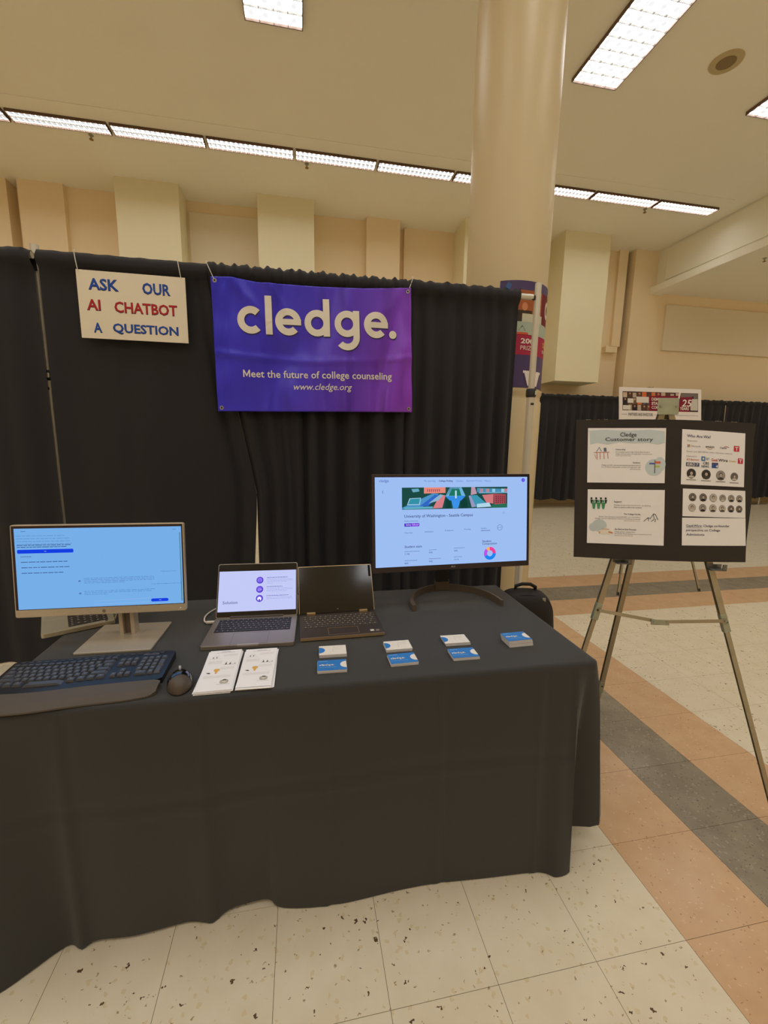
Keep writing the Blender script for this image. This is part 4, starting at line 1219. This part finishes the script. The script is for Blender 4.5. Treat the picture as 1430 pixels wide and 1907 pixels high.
M().lathe([(.030, 0), (.034, .001), (.034, .006), (.03, .007)], 24).xf(Matrix.Diagonal((1, 1.7, .9, 1))).build('skirt', m_black, mt, smooth=30)

# ------------------------------------------------------------------ flyers
m_paper = pm('paper_white', (247, 247, 250), 0.8, noise=(4, 0.3, (244, 243, 246)))
def flyers(loc, rz_, w_, d_, label, seed):
    t_ = thing('flyer_stack', label, 'flyers', loc, math.radians(rz_), 'stacks of flyers')
    rnd = random.Random(seed); n = 8
    for k in range(n):
        top = k == n - 1
        dx, dy, a = (0, 0, 0) if top else (rnd.uniform(-.004, .006), rnd.uniform(-.007, .004), rnd.uniform(-1.6, 1.6))
        o = M().box(-w_ / 2, w_ / 2, -d_ / 2, d_ / 2, 0, .0010).build('flyer', m_paper, t_)
        o.location = (dx, dy, k * .00125 + .0003); o.rotation_euler = (0, 0, math.radians(a))
    F = Flat(lambda x, y, d: (x - w_ / 2, y - d_ / 2, .0010 + d), w_, d_)
    k1, k2, k3 = ink((70, 66, 64)), ink((186, 178, 168)), ink((226, 178, 92))
    F.dashes(k1, .36, .66, .045, .010); F.dashes(k1, .22, .80, .070, .006)
    for yy in (.13, .15, .17): F.dashes(k2, .48, .92, yy, .005)
    F.arc(k2, .25, .20, .10, .105, 0, 180, 'drawing'); F.rect(ink((120, 118, 120)), .16, .185, .19, .225, 'drawing'); F.rect(ink((120, 118, 120)), .26, .18, .29, .22, 'drawing')
    F.line(k2, [(.06, .23), (.42, .235)], .004, 'drawing')
    for yy in (.30, .32, .34, .36): F.dashes(k2, .08, .50, yy, .005)
    F.poly(ink((90, 80, 78)), [(.60, .40), (.63, .33), (.66, .40)], 'drawing'); F.poly(ink((90, 80, 78)), [(.72, .40), (.76, .34), (.78, .40)], 'drawing'); F.line(k1, [(.56, .405), (.94, .405)], .004, 'drawing')
    F.disc(k1, .90, .38, .018, 'drawing')
    for yy in (.47, .49, .51): F.dashes(k2, .50, .92, yy, .005)
    F.rr(k3, .33, .50, .50, .56, .02, 'drawing'); F.poly(k3, [(.37, .56), (.46, .56), (.44, .62), (.40, .62)], 'drawing')
    F.rr(k1, .14, .585, .24, .60, .006, 'drawing'); F.rect(k1, .18, .60, .26, .612, 'drawing')
    for yy in (.67, .69, .71): F.dashes(k2, .10, .88, yy, .005)
    F.rr(k2, .62, .77, .86, .86, .03, 'drawing'); F.disc(ink((150, 146, 142)), .74, .775, .055, 'drawing', sy=.7); F.disc(ink((212, 206, 196)), .74, .815, .06, 'drawing', .0005)
    F.line(k2, [(.55, .87), (.92, .875)], .005, 'drawing')
    F.finish(o)
    return t_
flyers((-0.253, 1.283, TZ + .002), 0.0, .098, .238, 'stack of narrow printed flyers beside the mouse', 3)
flyers((-0.141, 1.281, TZ + .002), -1.5, .098, .226, 'stack of narrow printed flyers between the other flyers and the business cards', 5)

# ------------------------------------------------------------------ business cards
m_cblue = pm('card_blue', (38, 124, 204), 0.55); m_cw = pm('card_white', (236, 230, 220), 0.65); m_cedge = pm('card_edges', (232, 230, 232), 0.85, noise=(900, 0.2, (206, 203, 204)))
def cards(loc, rz_, blue, label, th=.010, shear=0.0, lean=0.0):
    W_, D_ = .0895, .062
    t_ = thing('business_card_stack', label, 'business cards', loc, math.radians(rz_), 'business card stacks')
    n = max(3, int(th / .0032)); rnd = random.Random(int(loc[0] * 1000))
    for k in range(n):
        z0, z1 = th * k / n, th * (k + 1) / n
        a = rnd.uniform(-.0006, .0006) + lean * (k / n)
        b_ = rnd.uniform(-.0006, .0006)
        M().box(-W_ / 2 + a, W_ / 2 + a, -D_ / 2 + b_, D_ / 2 + b_, z0 + .0001, z1).build('card_bundle', m_cedge, t_)
    dx = lean
    o = M().box(-W_ / 2 + dx, W_ / 2 + dx, -D_ / 2, D_ / 2, th, th + .0006).build('top_card', m_cblue if blue else m_cw, t_)
    F = Flat(lambda x, y, d: (x - W_ / 2 + dx, y - D_ / 2, th + .0006 + d), W_, D_)
    if blue:
        F.arc(m_cw, 1.0, .5, 0.0001, .215, 90, 270, 'half_disc'); v_, f_ = wordmark(1.35)
        F.put(m_cw, 'wordmark', [(.06 + x / 1005 * .52, .44 + y / 1005 * .52 * W_ / D_) for x, y in v_], f_, .0005)
        F.dashes(pm('card_tint', (150, 196, 232), .6), .06, .36, .13, .05); F.dashes(pm('card_tint', (150, 196, 232), .6), .06, .66, .72, .030)
    else:
        F.arc(m_cblue, 0.0, .5, 0.0001, .215, -90, 90, 'half_disc')
        g = ink((186, 178, 170)); F.dashes(g, .52, .88, .22, .035)
        for yy in (.42, .55, .68): F.rect(ink((120, 112, 108)), .50, yy - .02, .515, yy + .02, 'small_print')
        F.dashes(g, .54, .80, .42, .02)
    F.finish(o)
Z0 = TZ + .002
cards((.093, 1.348, Z0), -2, False, 'white business card stack in front of the dark brown laptop')
cards((.084, 1.251, Z0), -2, True, 'blue business card stack beside the flyers, in front of a white stack')
cards((.316, 1.349, Z0), 0, False, 'white business card stack, middle of the three white ones')
cards((.312, 1.258, Z0), 1, True, 'blue business card stack in front of the middle white stack')
cards((.530, 1.362, Z0), -1, False, 'white business card stack farthest from the dark brown laptop', lean=-.003)
cards((.522, 1.261, Z0), -1, True, 'blue business card stack between the middle blue one and the tall one', lean=-.002)
cards((.746, 1.320, Z0), 1.5, True, 'tall blue business card stack near the table end', th=.024, lean=-.006)

# ------------------------------------------------------------------ backpack
bp_ = thing('backpack', 'black backpack standing on the floor behind the table end', 'backpack', (1.345, 2.33, 0), math.radians(-12))
m_bag = pm('black_nylon', (34, 30, 28), 0.7, noise=(500, 0.3, (27, 24, 22)), bump=(250, 0.2)); m_bag2 = pm('black_mesh', (22, 20, 20), 0.85)
def sup(cx, cy, zc, a, b, c, e=0.45, taper=0.12, n=40, k=24):
    def f_(u, v):
        t_ = 2 * math.pi * u; p = math.pi * (v - .5)
        pw = lambda q_, e_: math.copysign(abs(q_) ** e_, q_)
        cz_ = pw(math.cos(p), e); z = c * pw(math.sin(p), e)
        kx = 1 - taper * (z / c)
        return (cx + a * kx * cz_ * pw(math.cos(t_), e * 1.3), cy + b * kx * cz_ * pw(math.sin(t_), e * 1.3), zc + z)
    return M().grid(f_, n, k, closeu=True)
sup(0, 0, .278, .185, .115, .276, .5).build('body', m_bag, bp_, smooth=True)
sup(0, -.085, .20, .150, .070, .17, .5).build('front_pocket', m_bag, bp_, smooth=True)
sup(.165, -.01, .17, .045, .08, .15, .6).build('side_pocket', m_bag2, bp_, smooth=True)
M().tube([(-.06, .02, .53), (-.055, .01, .575), (-.02, 0, .592), (.03, 0, .592), (.065, .01, .572), (.07, .02, .53)], .011, 8).build('top_handle', m_bag, bp_, smooth=True)
zp = [(-.165, -.045, .30), (-.155, -.055, .44), (-.11, -.06, .515), (0, -.062, .54), (.11, -.06, .515), (.155, -.055, .44), (.165, -.045, .30)]
zs_ = []
for i in range(len(zp) - 1):
    for k in range(5): zs_.append(cat(zp[max(i - 1, 0)], zp[i], zp[i + 1], zp[min(i + 2, len(zp) - 1)], k / 5))
M().tube(zs_, .006, 6).build('zipper', m_bag2, bp_, smooth=True)
M().box(.085, .105, -.075, -.066, .50, .53).build('zip_pull', m_metal, bp_, bevel=.002)
M().tube([(-.03, -.060, .505), (-.01, -.066, .515), (.01, -.063, .507), (.03, -.066, .516), (.04, -.063, .509)], .004, 6).build('logo_mark', m_metal, bp_, smooth=True)
for sx_ in (-.09, .09):
    M().tube([(sx_, .10, .50), (sx_, .135, .42), (sx_, .145, .30), (sx_ * 1.2, .12, .12)], .014, 8).build('shoulder_strap', m_bag, bp_, smooth=True)

# ------------------------------------------------------------------ easels
m_easel = pm('easel_aluminium', (184, 176, 152), 0.38, 0.65, noise=(20, 0.25, (170, 162, 138)))
m_zinc = pm('zinc_plate', (178, 184, 164), 0.45, 0.55, noise=(45, 0.3, (160, 168, 146)))
m_clip = pm('steel_clip', (120, 122, 122), 0.3, 0.8)
def chan(w_, d_, th):                                        # U profile open towards -a
    return [(-w_ / 2, -d_ / 2), (w_ / 2, -d_ / 2), (w_ / 2, d_ / 2), (-w_ / 2, d_ / 2), (-w_ / 2, d_ / 2 - th), (w_ / 2 - th, d_ / 2 - th), (w_ / 2 - th, -d_ / 2 + th), (-w_ / 2, -d_ / 2 + th)]
def bar_(w_, d_): return [(-w_ / 2, -d_ / 2), (w_ / 2, -d_ / 2), (w_ / 2, d_ / 2), (-w_ / 2, d_ / 2)]
def easel(name, label, loc, rz_, apex, feet, split, bracket_z=None, cross_z=None, size=1.0):
    """feet and apex in local coordinates (x right, -y towards the viewer)"""
    t_ = thing(name, label, 'easel', loc, rz_)
    A = Vector(apex)
    side = Vector((1, 0, 0))
    for i, f_ in enumerate(feet):
        f_ = Vector(f_); d = f_ - A
        top = A + Vector((0.012 * (1 if f_.x > A.x + .05 else -1 if f_.x < A.x - .05 else 0), .012 if i == 2 else 0, -.01))
        d = f_ - top
        mid = top + d * (split if i < 2 else .86)
        lg = M().beam(top, mid, side, chan(.021 * size, .016 * size, .002)).build('leg', m_easel, t_)
        M().beam(mid - d * .03, f_, side, chan(.0165 * size, .012 * size, .002)).build('extension', m_easel, lg)
        M().beam(mid - d * .022, mid + d * .022, side, bar_(.024 * size, .019 * size)).build('joint_sleeve', m_zinc, lg, bevel=.002)
        M().tube([mid + Vector((0, -.011, .008)), mid + Vector((0, -.014, .008))], .004, 10).build('rivet', m_black, lg)
        M().tube([f_ + Vector((0, 0, 0.0)), f_ - d.normalized() * .03], .010 * size, 10).build('rubber_foot', m_black, lg)
    def at(i, z):
        a, b = A, Vector(feet[i]); s_ = (A.z - z) / A.z
        return a + (b - a) * s_
    if cross_z:
        p, q_ = at(0, cross_z), at(1, cross_z + .004)
        f_ = Vector((0, -.013, 0)); mdp = (p + q_) / 2 + Vector((0, 0, -.020))
        cbm = M().beam(p + f_ + Vector((-.005, 0, .006)), mdp + f_, (0, 0, 1), bar_(.013, .003))
        cbm.build('cross_brace', m_easel, t_); M().beam(mdp + f_, q_ + f_ + Vector((.005, 0, .006)), (0, 0, 1), bar_(.013, .003)).build('cross_brace', m_easel, t_)
        hp_ = M().box(-.034, .034, -.002, .002, -.012, .010).xf(Matrix.Translation(mdp + f_ + Vector((0, -.003, 0)))).build('brace_hinge', m_zinc, t_, bevel=.001)
        for pt in (mdp + Vector((-.024, 0, 0)), mdp + Vector((.024, 0, 0))):
            M().tube([pt + f_ + Vector((0, -.004, 0)), pt + f_ + Vector((0, -.0075, 0))], .0045, 10).build('rivet', m_metal, hp_)
        for pt in (p, q_):
            M().tube([pt + f_ + Vector((0, 0, .006)), pt + f_ + Vector((0, -.006, .006))], .005, 10).build('rivet', m_metal, t_)
    if bracket_z:
        for i in (0, 1):
            p = at(i, bracket_z)
            b_ = M().box(-.012, .042, -.014, -.010, -.014, .004); b_.box(-.012, .042, -.042, -.010, -.014, -.010); b_.box(.028, .042, -.042, -.038, -.014, .010)
            b_.xf(Matrix.Translation(p + Vector((0, 0, 0)))).build('shelf_bracket', m_clip, t_)
    return t_
ROT = math.radians(-14.5)
EB = Vector((1.311, 1.352, 1.283)); TIL = math.radians(6.7)
APX = Vector((1.326, 1.405, 1.585))
Rz_ = Matrix.Rotation(-ROT, 3, 'Z')
def loc_(p): return Rz_ @ (Vector(p) - Vector((APX.x, APX.y, 0)))
ez = easel('display_easel', 'metal tripod easel holding the black presentation board', (APX.x, APX.y, 0), ROT, loc_(APX),
           [loc_((1.000, 1.490, 0)), loc_((1.800, 1.140, 0)), loc_((1.520, 1.845, 0))], .50, bracket_z=1.010, cross_z=.790)
pl = tilted(0, 0, 0, TIL)
a0 = loc_(APX)
pm4 = Matrix.Translation(a0 + Vector((-.006, -.024, .004))) @ tilted(0, 0, 0, TIL)
pt_ = M().prism(rrect(-.038, .036, -.030, .030, .004), 0, .003).xf(pm4).build('top_plate', m_zinc, ez, bevel=.001)
for sx_ in (-.028, .028):
    M().tube([pm4 @ Vector((sx_, 0, .003)), pm4 @ Vector((sx_, 0, .0065))], .0045, 12).build('rivet', m_metal, pt_)
M().beam(a0 + Vector((-.010, 0, -.01)), a0 + Vector((-.035, -.004, -.12)), (1, 0, 0), bar_(.012, .004)).build('stay', m_easel, ez)
# the board with five sheets
bdt = thing('presentation_board', 'black poster board with five printed sheets on the easel', 'board', EB, ROT)
bm4 = tilted(0, 0, 0, TIL)
def bow(x, y):                                                 # gentle bend of the board
    return -0.022 * max(0, x / .33) ** 2.5
BQ = [(-0.3269, 0.2561), (0.3226, 0.254), (0.3167, -0.2565), (-0.3138, -0.2538)]
def quad(Q, u, v):                                             # u right, v down
    a, b, c_, d_ = Q
    x = (a[0] * (1 - u) + b[0] * u) * (1 - v) + (d_[0] * (1 - u) + c_[0] * u) * v
    y = (a[1] * (1 - u) + b[1] * u) * (1 - v) + (d_[1] * (1 - u) + c_[1] * u) * v
    return x, y
vs = []; nU, nV = 24, 18
def bpnt(u, v, z):
    x, y = quad(BQ, u, v)
    y += .006 * math.sin(math.pi * u) * (1 - v) - .003 * math.sin(math.pi * u) * v
    if u > .98: x -= .004 * math.sin(v * 9)
    return tuple(bm4 @ Vector((x, y, z + bow(x, y))))
bmesh_ = M()
bmesh_.grid(lambda i, j: bpnt(i, j, 0.0), nU, nV); bmesh_.grid(lambda i, j: bpnt(1 - i, j, -.004), nU, nV)
n1 = (nU + 1) * (nV + 1)
for j in range(nV):
    for (i, i2) in ((0, nU), (nU, 0)):
        bmesh_.f.append((j * (nU + 1) + i, (j + 1) * (nU + 1) + i, n1 + (j + 1) * (nU + 1) + i2, n1 + j * (nU + 1) + i2))
for i in range(nU):
    for j in (0, nV):
        bmesh_.f.append((j * (nU + 1) + i, j * (nU + 1) + i + 1, n1 + j * (nU + 1) + nU - i - 1, n1 + j * (nU + 1) + nU - i))
bdo = bmesh_.build('board', pm('board_black', (44, 38, 34), 0.7, noise=(5, 0.3, (40, 35, 31))), bdt, smooth=40, fixn=True)
m_torn = pm('torn_edge', (190, 182, 170), 0.9)
tn = M()
for k in range(26):
    u = random.uniform(0.01, .99); p = Vector(bpnt(u, 0.0, -.002)); s_ = random.uniform(.001, .006)
    tn.box(p.x - s_, p.x + s_, p.y - .0022, p.y + .0022, p.z - .0003, p.z + .0006)
tn.build('worn_edge', m_torn, bdo)
SQ = dict(s1=[(-0.284, 0.2262), (-0.0061, 0.2301), (-0.0011, 0.029), (-0.2782, 0.0257)], s2=[(-0.275, 0.0003), (0.0012, 0.0039), (0.0073, -0.2019), (-0.2692, -0.1997)],
          s3=[(0.0508, 0.2272), (0.2817, 0.2166), (0.289, 0.0208), (0.0566, 0.0261)], s4=[(0.0649, 0.0111), (0.2953, 0.0074), (0.3023, -0.0923), (0.0684, -0.0907)],
          s5=[(0.0677, -0.0959), (0.3028, -0.0933), (0.3105, -0.1952), (0.0722, -0.1988)])
def sheet(key_, W_, H_):
    Q = SQ[key_]
    def mp(x, y, d):
        a, b = quad(Q, x / W_, 1 - y / H_)
        return tuple(bm4 @ Vector((a, b, bow(a, b) + .0012 + d)))
    o = M().grid(lambda i, j: mp(W_ * i, H_ * (1 - j), 0), 10, 6).build('paper_sheet', m_paper, bdt, smooth=True)
    F_ = Flat(mp, W_, H_); F_.d = .0006
    return F_, o
K, G_, N_ = ink((46, 44, 46)), ink((150, 142, 134)), ink((66, 62, 98)); LB = ink((206, 220, 226))
def sig(F_, c_, x, y, s_):
    F_.disc(c_, x, y, s_, 'drawing')
# sheet 1: customer story
F, o = sheet('s1', .279, .200)
cl_pts = [(.02, .05), (.2, .03), (.5, .05), (.8, .03), (.985, .06), (.99, .27), (.9, .30), (.78, .27), (.6, .28), (.42, .26), (.25, .30), (.12, .27), (.03, .30)]
F.poly(LB, cl_pts, 'cloud_shape', .0004)
F.text(K, 'Cledge', .415, .625, .130, None, 0.006, d=.0012); F.text(K, 'Customer story', .225, .835, .215, .085, 0.006, d=.0012)
F.text(K, 'Onboarding', .36, .485, .395, None, 0.01)
D_ = ink((92, 86, 82))
F.text(D_, 'As a student enters High School they can get a', .36, .80, .440, .026, 0.0); F.text(D_, 'cledge account either through their', .36, .69, .475, .026, 0.0); F.dashes(ink((196, 188, 180)), .70, .83, .475, .014); F.dashes(ink((196, 188, 180)), .36, .56, .505, .012)
R1 = ink((190, 110, 90)); B1 = ink((110, 120, 150))
F.line(R1, [(.08, .45), (.28, .44)], .010, 'drawing'); F.line(R1, [(.12, .45), (.125, .58)], .010, 'drawing'); F.line(R1, [(.16, .45), (.165, .57)], .010, 'drawing'); F.line(R1, [(.21, .45), (.215, .57)], .010, 'drawing')
F.line(R1, [(.26, .45), (.265, .56)], .010, 'drawing'); F.line(R1, [(.09, .48), (.11, .56)], .006, 'drawing')
F.line(B1, [(.11, .44), (.15, .35), (.18, .43)], .010, 'drawing'); F.poly(B1, [(.205, .36), (.24, .36), (.245, .43), (.21, .43)], 'drawing')
F.text(K, 'Guidance', .585, .68, .630, None, 0.01)
F.text(D_, 'Cledge provides', .18, .33, .680, .026, 0.0); F.dashes(G_, .34, .66, .680, .012); F.text(D_, 'use', .665, .685, .680, .015, 0.0)
F.text(D_, 'our AI tools to help guide a student through their high', .18, .685, .715, .026, 0.0); F.text(D_, 'school journey', .55, .685, .750, .026, 0.0)
F.disc(LB, .86, .715, .115, 'cloud_shape', .0004, sy=.95); F.disc(LB, .93, .66, .075, 'cloud_shape', .0005, sy=1.3)
F.rect(ink((110, 112, 116)), .862, .58, .874, .82, 'drawing', .0008); F.rect(ink((222, 112, 84)), .87, .605, .94, .645, 'drawing', .001)
F.rect(ink((96, 116, 180)), .795, .630, .862, .660, 'drawing', .001); F.rect(ink((188, 200, 80)), .872, .680, .93, .712, 'drawing', .001)
F.finish(o)
# sheet 2
F, o = sheet('s2', .279, .200)
for k in range(4): sig(F, ink((50, 60, 58)), .05 + .062 * k, .165, .014); F.poly(ink((50, 70, 64)), [(.035 + .062 * k, .19), (.07 + .062 * k, .19), (.06 + .062 * k, .26), (.045 + .062 * k, .26)], 'drawing')
for k in range(3): sig(F, ink((84, 150, 112)), .08 + .062 * k, .215, .015); F.poly(ink((84, 150, 112)), [(.055 + .062 * k, .24), (.11 + .062 * k, .24), (.095 + .062 * k, .36), (.07 + .062 * k, .36)], 'drawing', .001)
F.text(K, 'Support', .345, .445, .225, None, 0.01); F.text(D_, 'Cledge', .345, .42, .285, .026, 0.0); F.dashes(ink((180, 172, 164)), .43, .69, .285, .013); F.text(D_, 'by allowing', .71, .82, .290, .024, 0.0); F.text(D_, 'them to check in with more students', .345, .705, .322, .026, 0.0)
F.text(K, 'The College Hurdle', .475, .690, .450, None, 0.01)
F.text(D_, 'Rather than having to spend $5,000+ on a counselor,', .15, .69, .503, .026, 0.0); F.text(D_, 'Cledge uses the information', .10, .38, .537, .026, 0.0); F.dashes(ink((180, 172, 164)), .39, .69, .537, .013); F.dashes(ink((196, 188, 180)), .48, .69, .567, .012)
for P in ([(.735, .57), (.79, .50), (.82, .52), (.86, .43), (.885, .44), (.92, .54)], [(.79, .50), (.80, .56)], [(.86, .44), (.87, .53), (.83, .57)], [(.89, .52), (.88, .58)]):
    F.line(K, P, .010, 'drawing')
F.disc(ink((198, 210, 216)), .16, .665, .095, 'cloud_shape', .0004, sy=.85); F.disc(ink((198, 210, 216)), .08, .70, .055, 'cloud_shape', .0005)
F.poly(ink((236, 228, 214)), [(.15, .77), (.24, .70), (.32, .77), (.30, .82), (.16, .82)], 'drawing', .0009); F.line(ink((206, 120, 80)), [(.28, .78), (.335, .80)], .02, 'drawing', .0011); F.line(R1, [(.19, .73), (.29, .73)], .008, 'drawing', .0011)
F.rect(ink((214, 160, 90)), .155, .78, .172, .81, 'drawing', .0011)
F.text(K, 'An End-to-End Process', .36, .64, .725, None, 0.01); F.text(D_, 'Cledge guides a student from', .36, .625, .775, .026, 0.0); F.text(D_, '9th grade till graduation to a', .36, .655, .810, .026, 0.0); F.dashes(ink((180, 172, 164)), .665, .84, .810, .012); F.dashes(ink((180, 172, 164)), .36, .60, .843, .012)
F.finish(o)
# sheet 3
F, o = sheet('s3', .232, .199)
F.text(N_, 'Who Are We?', .075, .440, .115, None, 0.008); F.text(G_, 'We have worked at', .078, .235, .200, .026, 0.0)
F.one()
for c_, a, b in (((206, 104, 66), .085, .270), ((150, 160, 90), .107, .270), ((100, 140, 180), .085, .297), ((226, 186, 90), .107, .297)):
    F.rect(ink(c_), a, b, a + .019, b + .023, 'logo')
F.end()
F.text(G_, 'Microsoft', .145, .285, .295, None, 0.0); F.text(K, 'amazon', .365, .500, .295, .030, 0.01); F.one(); F.arc(ink((214, 150, 70)), .43, .275, .05, .058, 220, 320, 'logo'); F.end()
F.text(N_, 'Capital', .590, .700, .300, None, 0.01, .2); F.one(); F.arc(ink((180, 60, 60)), .69, .38, .09, .098, 60, 110, 'logo'); F.end()
MG = ink((206, 60, 90)); WP = ink((240, 232, 222))
for (a, b, s_) in ((.815, .245, .09), (.885, .470, .085)):
    F.one(); F.rect(MG, a, b, a + s_, b + s_ * 1.15, 'logo'); F.rect(WP, a + s_ * .2, b + s_ * .2, a + s_ * .8, b + s_ * .36, 'logo', .001); F.rect(WP, a + s_ * .42, b + s_ * .2, a + s_ * .58, b + s_ * .95, 'logo', .001); F.end()
F.text(G_, 'Raised over $60,000 for other education ventures', .075, .790, .395, .030, 0.0); F.text(G_, 'Featured in', .075, .230, .480, .026, 0.0)
F.text(ink((214, 120, 90)), '425 Business', .075, .265, .540, .034, 0.01)
F.one(); F.rect(ink((50, 120, 180)), .305, .475, .365, .555, 'logo'); F.rect(WP, .322, .495, .348, .535, 'logo', .001); F.end(); F.text(ink((90, 130, 170)), 'SBT', .375, .430, .515, .045, 0.0)
F.text(ink((206, 84, 60)), 'Geek', .460, .565, .525, .052, 0.012); F.text(K, 'Wire', .570, .720, .525, .052, 0.012)
F.text(ink((222, 186, 110)), 'Daily', .745, .86, .535, .04, 0.015)
F.one(); F.rect(ink((84, 96, 128)), .070, .595, .275, .665, 'logo'); F.end(); F.text(WP, 'KIRO 7', .085, .255, .630, .050, 0.02, 0.1, d=.0014)
F.text(K, 'CBS', .330, .425, .595, .048, 0.01); F.text(K, 'NEWS', .310, .425, .655, .044, 0.01)
F.one(); F.rect(ink((90, 84, 120)), .470, .575, .570, .610, 'logo'); F.rect(ink((60, 90, 160)), .470, .610, .570, .675, 'logo'); F.end(); F.text(WP, '4', .53, .562, .643, .055, 0.02, d=.0014)
def portrait(F_, x, y, r_, i):
    rnd = random.Random(i)
    bgc = rnd.choice([(120, 116, 112), (196, 190, 182), (164, 158, 152), (70, 66, 64)])
    F_.one()
    F_.disc(ink((60, 56, 54)), x, y, r_ * 1.05, 'portrait', .0006, 28, 1.08); F_.disc(ink(bgc), x, y, r_ * .98, 'portrait', .0009, 28, 1.08)
    cl_ = rnd.choice([(44, 42, 42), (80, 76, 72), (206, 200, 192)])
    n = 10; a_ = F_.W / F_.H
    P = [(x + r_ * .72 * math.cos(math.pi * k / n), y + r_ * a_ * (.95 - .55 * math.sin(math.pi * k / n))) for k in range(n + 1)]
    F_.poly(ink(cl_), P, 'portrait', .0012)
    F_.disc(ink((44, 40, 38)), x, y - r_ * a_ * .16, r_ * .42, 'portrait', .0014, 14, 1.15); F_.disc(ink((196, 180, 166)), x, y - r_ * a_ * .06, r_ * .32, 'portrait', .0017, 14, 1.25)
    F_.end()
for i, (x, y) in enumerate(((.155, .795), (.385, .800), (.615, .805), (.835, .815))):
    portrait(F, x, y, .068 if i < 3 else .058, 11 + i); F.dashes(ink((120, 114, 108)), x - .075, x + .075, y + .115, .018)
F.finish(o)
# sheet 4: twelve portraits
F, o = sheet('s4', .232, .100)
for i, x in enumerate((.150, .315, .475, .625, .765, .900)):
    portrait(F, x, .30, .056 if i < 3 else .050, 31 + i); portrait(F, x - .005, .68, .054 if i < 3 else .050, 51 + i)
F.finish(o)
# sheet 5
F, o = sheet('s5', .236, .101)
F.text(N_, 'GeekWire: Cledge co-founder', .060, .735, .300, .110, 0.006); F.line(N_, [(.060, .362), (.305, .362)], .010, 'underline')
F.text(N_, 'perspective on College', .062, .585, .455, .110, 0.006); F.text(N_, 'Admissions', .065, .340, .600, .085, 0.006)
F.finish(o)

# ------------------------------------------------------------------ second easel with the event poster
PC = Vector((3.35, 3.615, 1.816)); PW, PHH = .842, 1.02
PR = math.radians(-4.5); PT = math.radians(9)
AP = Vector((3.38, 3.80, 2.02))
R2 = Matrix.Rotation(-PR, 3, 'Z')
def l2(p): return R2 @ (Vector(p) - Vector((AP.x, AP.y, 0)))
easel('display_easel', 'metal tripod easel standing farther back behind the front easel', (AP.x, AP.y, 0), PR, l2(AP), [l2((3.01, 3.50, 0)), l2((3.93, 3.48, 0)), l2((3.54, 4.12, 0))], .55, size=1.2, bracket_z=.86)
pp = thing('event_poster', 'white event poster with a photo collage header behind the black board', 'poster', PC, PR)
p4 = tilted(0, 0, 0, PT)
ytop = .1675
ps = M().box(-PW / 2, PW / 2, ytop - PHH, ytop, -.005, 0).xf(p4).build('poster_board', pm('poster_white', (238, 230, 222), 0.6), pp)
F = flat_on(p4, -PW / 2, ytop - PHH, PW, PHH, 0.0); F.d = .0010
hh = .340 / PHH                                               # the visible head of the poster
y_ = lambda v: v * hh
cols = [(96, 66, 54), (176, 150, 122), (64, 48, 44), (206, 186, 160), (122, 88, 66), (214, 110, 60), (50, 44, 46), (188, 170, 150), (150, 60, 60), (90, 96, 100)]
rnd = random.Random(4)
F.rect(ink((74, 56, 50)), .040, y_(.115), .960, y_(.640), 'photo_collage', .0006)
for i in range(16):
    x0_ = .042 + .0575 * i; x1_ = x0_ + .0575
    if x0_ > .745: break
    for j, (a, b) in enumerate(((.12, .28), (.28, .47), (.47, .635))):
        F.rect(ink(rnd.choice(cols)), x0_ + rnd.uniform(0, .012), y_(a + rnd.uniform(0, .03)), x1_ - rnd.uniform(0, .012), y_(b), 'photo_collage', .0008)
        if rnd.random() < .6: F.disc(ink(rnd.choice([(210, 168, 136), (186, 140, 108)])), (x0_ + x1_) / 2, y_(a + .05), .011, 'photo_collage', .0011)
for (a, b, c_, d_) in ((.205, .255, .355, .42), (.10, .31, .17, .43), (.045, .50, .135, .62)):
    F.rect(ink((226, 220, 208)), a, y_(b), c_, y_(d_), 'photo_collage', .0014); F.dashes(ink((120, 114, 108)), a + .01, c_ - .01, y_((b + d_) / 2), .003)
MR = ink((134, 34, 54))
F.poly(MR, [(.36, y_(.23)), (.72, y_(.20)), (.66, y_(.64)), (.36, y_(.64))], 'title_block', .0018); F.rect(ink((96, 24, 40)), .36, y_(.37), .70, y_(.385), 'title_block', .0021)
F.text(WP, 'DEMPSEY', .388, .560, y_(.315), y_(.085), 0.015, d=.0026); F.text(WP, 'STARTUP', .388, .560, y_(.43), y_(.085), 0.03, d=.0026); F.text(WP, 'COMPETITION', .388, .640, y_(.54), y_(.085), 0.015, d=.0026)
F.poly(WP, [(.725, y_(.115)), (.745, y_(.115)), (.695, y_(.64)), (.675, y_(.64))], 'title_block', .0020)
F.rect(ink((120, 110, 104)), .745, y_(.12), .955, y_(.28), 'photo_collage', .0014); F.rect(ink((206, 200, 188)), .865, y_(.28), .955, y_(.60), 'photo_collage', .0014); F.disc(K, .89, y_(.24), .014, 'photo_collage', .0018)
F.poly(MR, [(.745, y_(.24)), (.895, y_(.22)), (.845, y_(.64)), (.700, y_(.64))], 'title_block', .0019)
F.text(WP, '25', .755, .880, y_(.40), y_(.20), 0.012, 0.2, d=.0026); F.text(WP, 'YEARS', .735, .845, y_(.555), y_(.085), 0.02, 0.12, d=.0026)
F.text(K, 'PARTNERS AND INVESTORS', .110, .405, y_(.745), y_(.080), 0.0); F.rect(K, .03, y_(.742), .095, y_(.750), 'rule'); F.rect(G_, .42, y_(.742), .96, y_(.750), 'rule')
for k in range(3):
    for j in range(3): F.dashes(G_, .08 + .31 * k, .28 + .31 * k, .45 + .17 * j, .03)
F.finish(ps)
